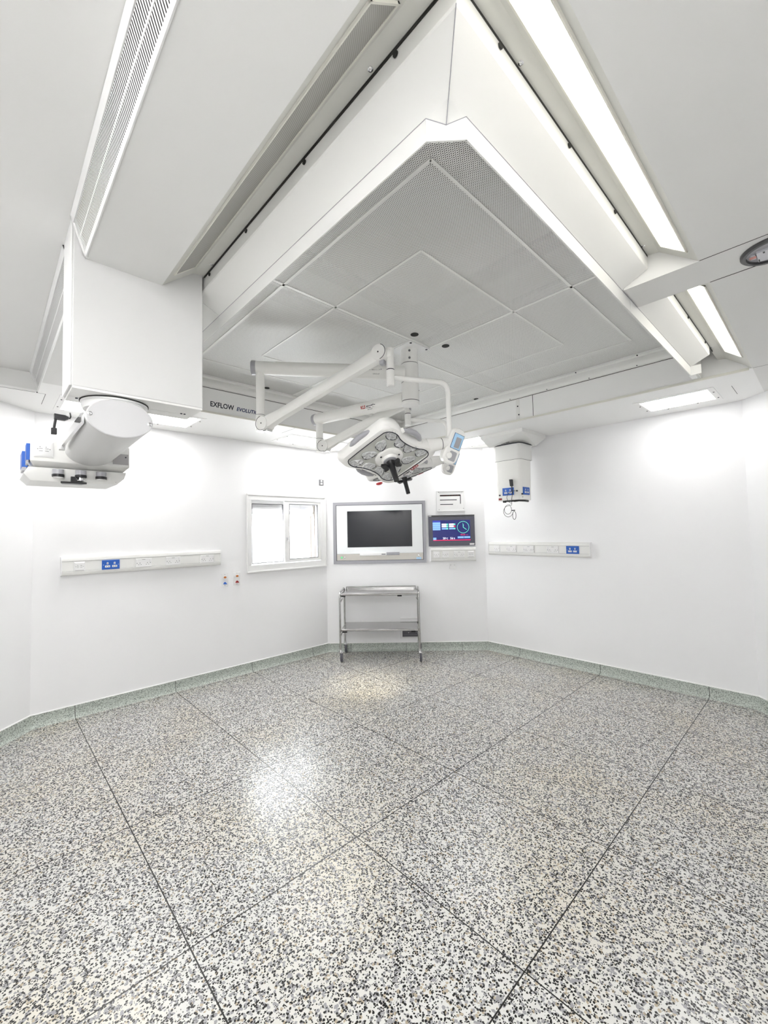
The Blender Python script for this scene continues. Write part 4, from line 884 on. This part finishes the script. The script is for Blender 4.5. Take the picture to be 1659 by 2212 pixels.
def surgical_light(label, E, z_arm, zJ, U, Cc, n, axdir, ra, lab_s, fork_z, pole_r, klscol):
    E, U, Cc = V(E), V(U), V(Cc); P = V((PX, PY, z_arm)); A = V((E.x, E.y, z_arm))
    t = thing('surgical_light', label, 'surgical light', Cc, 'surgical lights on the ceiling column')
    d = (A-P).normalized()
    build('extension_arm', MB().tube([P+d*.05, P+d*.12, A-d*.05, A+d*.030], [.058, .056, .050, .050], 28), 'arm', t)
    ec_ = MB().tube([A+d*.030, A+d*.036, A+d*.060, A+d*.066], [.0515, .0535, .0535, .047], 28); build('end_cap', ec_, 'lgrey', t)
    sd = V((0, 0, 1)).cross(d); sd = sd if sd.dot(-P) > 0 else -sd                  # side of the arm that faces the doorway
    rt = V((0, 0, 1)).cross(sd); cm = P+d*lab_s; nn = (sd*.97-V((0, 0, 1))*.24).normalized(); up = nn.cross(rt)
    XA = frame(cm+nn*.0535, rt, up, nn)
    text('lettering', 'KLS', .036, XA @ Matrix.Translation((-.062, .005, 0)), klscol, t, bold=.0012, sx=.85); text('lettering', 'martin', .041, XA @ Matrix.Translation((.019, .005, 0)), 'ink', t, bold=.0010, sx=.90)
    text('lettering', 'GROUP', .012, XA @ Matrix.Translation((.006, -.020, 0)), 'greyink', t, sx=1.3)
    J = V((A.x, A.y, zJ)); jd = V((U.x-J.x, U.y-J.y, 0)).normalized()
    build('drop_tube', MB().tube([A+V((0, 0, .02)), J+V((0, 0, .075))], .032, 22), 'arm', t)
    build('ring_gap', MB().cyl(J+V((0, 0, .0735)), J+V((0, 0, .0765)), .0325), 'greyink', t)
    build('elbow', MB().tube([J+V((0, 0, .073)), J+V((0, 0, .0)), J+V((0, 0, -.046))], [.034, .036, .034], 22), 'arm', t)
    ps = V((0, 0, 1)).cross(jd); ps = ps if ps.dot(-J) > 0 else -ps
    Jc = J+jd*.045
    build('joint_disc', MB().cyl(Jc-ps*.046, Jc+ps*.046, .051, n=36), 'arm', t); g = MB()
    build('joint_ring', MB().tube([Jc+ps*.0463+(jd*math.cos(a)+V((0, 0, 1))*math.sin(a))*.051 for a in [math.pi*.55+math.pi*1.05*i/20 for i in range(21)]], .0018, 6), 'ink', t)
    build('pivot_pin', MB().cyl(Jc+ps*.045, Jc+ps*.0475, .005, n=12), 'ink', t)
    Uc = U; sdv = (Uc-Jc).normalized(); su = sdv.cross(ps); su = su if su.z > 0 else -su
    def sec(c, w, h): return [c+ps*w*a+su*h*b for a, b in ((1, -.55), (1, .55), (.72, .92), (.3, 1), (-.3, 1), (-.72, .92), (-1, .55), (-1, -.55), (-.72, -.92), (-.3, -1), (.3, -1), (.72, -.92))]
    L = (Uc-Jc).length
    build('spring_arm', MB().loft([sec(Jc+sdv*s*L, w, h) for s, w, h in ((.0, .040, .047), (.06, .041, .045), (.16, .036, .037), (.5, .035, .039), (.84, .036, .040), (.94, .040, .044), (1.0, .039, .046))]), 'arm', t)
    build('upper_joint', MB().cyl(Uc-ps*.044, Uc+ps*.044, .050, n=36), 'arm', t)
    build('joint_ring', MB().tube([Uc+ps*.0443+(jd*math.cos(a)+V((0, 0, 1))*math.sin(a))*.050 for a in [-math.pi*.42+math.pi*.8*i/20 for i in range(21)]], .0018, 6), 'ink', t)
    build('pivot_pin', MB().cyl(Uc+ps*.043, Uc+ps*.0455, .005, n=12), 'ink', t)
    build('stop_block', MB().box(-.016, .016, -.02, .02, -.014, .014, frame(Uc-V((0, 0, .060))+jd*.012, jd, ps, (0, 0, 1))), 'lgrey', t, bevel=.002)
    build('stop_block', MB().box(-.020, .020, -.03, .03, -.010, .010, frame(Jc-V((0, 0, .050))+jd*.022, jd, ps, (0, 0, 1))), 'chrome', t, bevel=.002)
    # vertical swivel tube and the curved fork that carries the head
    S = V((ra[0], ra[1], 0)); top = Uc.z+.035
    build('swivel_tube', MB().tube([V((S.x, S.y, top)), V((S.x, S.y, fork_z+.055))], [.025, .025], 20), 'arm', t)
    br = MB().tube([V((Uc.x, Uc.y, Uc.z)), V((S.x, S.y, Uc.z))], .034, 16); build('joint_bridge', br, 'arm', t)
    build('ring_gap', MB().cyl(V((S.x, S.y, fork_z+.049)), V((S.x, S.y, fork_z+.053)), .0265), 'ink', t)
    build('swivel_sleeve', MB().tube([V((S.x, S.y, fork_z+.048)), V((S.x, S.y, fork_z-.055)), V((S.x, S.y, fork_z-.060))], [.0275, .0275, .022], 20), 'lampw', t)
    n = V(n).normalized(); ax = V(axdir); ax = (ax-n*ax.dot(n)).normalized(); yv = n.cross(ax)
    X = frame(Cc, ax, yv, n)
    F = X @ V((.435, 0, -.040)); H0 = V((S.x, S.y, fork_z)); H1 = V((F.x, F.y, fork_z)); hd = (H1-H0).normalized()
    path = [H0, H0+hd*.03]+hexpath(H1-hd*.075, H1-V((0, 0, .075)), H1, 8)+[V((F.x, F.y, F.z+.03)), F-V((0, 0, .005))]
    build('fork', MB().tube(path, .0172, 16), 'lampw', t)
    lamp_head(t, X, klscol == 'redink')
    # control panel at the end of the fork; faces the doorway
    zv = (V((0, 0, CAM_H))-F); zv = V((zv.x, zv.y, 0)).normalized(); zv = (zv*.86+V((0, 0, -1))*.18+hd*.46).normalized()
    xv = V((0, 0, 1)).cross(zv).normalized(); yv2 = zv.cross(xv)
    K = frame(F+hd*.030-V((0, 0, .015))+zv*.0, xv, yv2, zv) @ Matrix.Rotation(-.30, 4, 'Z')
    b = build('control_unit', MB().loft([rrect(-.052, .050, -.130, .105, -.040, .045), rrect(-.060, .056, -.138, .114, -.020, .050), rrect(-.060, .056, -.138, .114, .012, .050), rrect(-.050, .050, -.128, .106, .024, .042)], K), 'lampw', t)
    build('touch_screen', MB().box(-.036, .044, -.030, .075, .022, .0265, K), mat('lcd_frame_%d' % len(bpy.data.materials), (.06, .10, .2), .2), b, bevel=.001)
    build('lcd', MB().box(-.033, .041, -.027, .072, .0262, .0272, K), 'lcd', b, smooth=False); build('lcd_field', MB().box(-.012, .030, -.020, .052, .0268, .0278, K), 'lgrey', b, smooth=False)
    build('finger_recess', MB().loft([rrect(-.022, .034, -.112, -.046, .0235, .010, 3), rrect(-.022, .034, -.112, -.046, .0255, .010, 3)], K), 'lgrey', b)
    build('thumb_wheel', MB().lathe([(.022, -.01), (.022, .010), (.017, .014)], K @ Matrix.Translation((-.024, -.082, .022)), 24), 'lampw', b)
    return t

def cam_dir(r, u, f): return (RX*r+UX*u+FX*f).normalized()
N1 = cam_dir(.245, -.845, -.475)
_h = N1.cross(V((0, 0, 1))).normalized(); _h = _h if _h.dot(RX) > 0 else -_h
A1 = _h*math.cos(.35)+N1.cross(_h)*math.sin(.35)
N2 = cam_dir(.25, -.955, -.13)
SLN = (-2.91, 1.492, 0)
surgical_light('nearer surgical light tilted toward the doorway, underside lenses and black handle showing', SLN, 2.900, 2.463, (-1.962, 1.858, 2.802), (-1.956, 1.906, 2.128),
    N1, A1, (-1.9225, 1.9035), .285, 2.645, .06, 'ink')
surgical_light('farther surgical light behind the tilted one, seen almost edge-on with its handle below', (-3.216, 2.240, 0), 2.700, 2.437, (-2.502, 2.680, 2.776), (-2.555, 2.655, 2.150),
    N2, (0.58, 0.80, 0.20), (-2.500, 2.679), .375, 2.618, .06, 'redink')
# added spot under the unlit farther lamp for the warm patch near the trolley
sp = bpy.data.lights.new('added_floor_spot', 'SPOT'); sp.energy = 40; sp.color = (1.0, 0.88, 0.62); sp.spot_size = math.radians(27); sp.spot_blend = 1.0; sp.shadow_soft_size = 0.05
so = bpy.data.objects.new('added_floor_spot', sp); COL.objects.link(so)
_p = V((-2.60, 2.70, 2.055)); so.matrix_world = Matrix.Translation(_p) @ (V((-3.50, 3.02, 0))-_p).to_track_quat('-Z', 'Y').to_matrix().to_4x4()
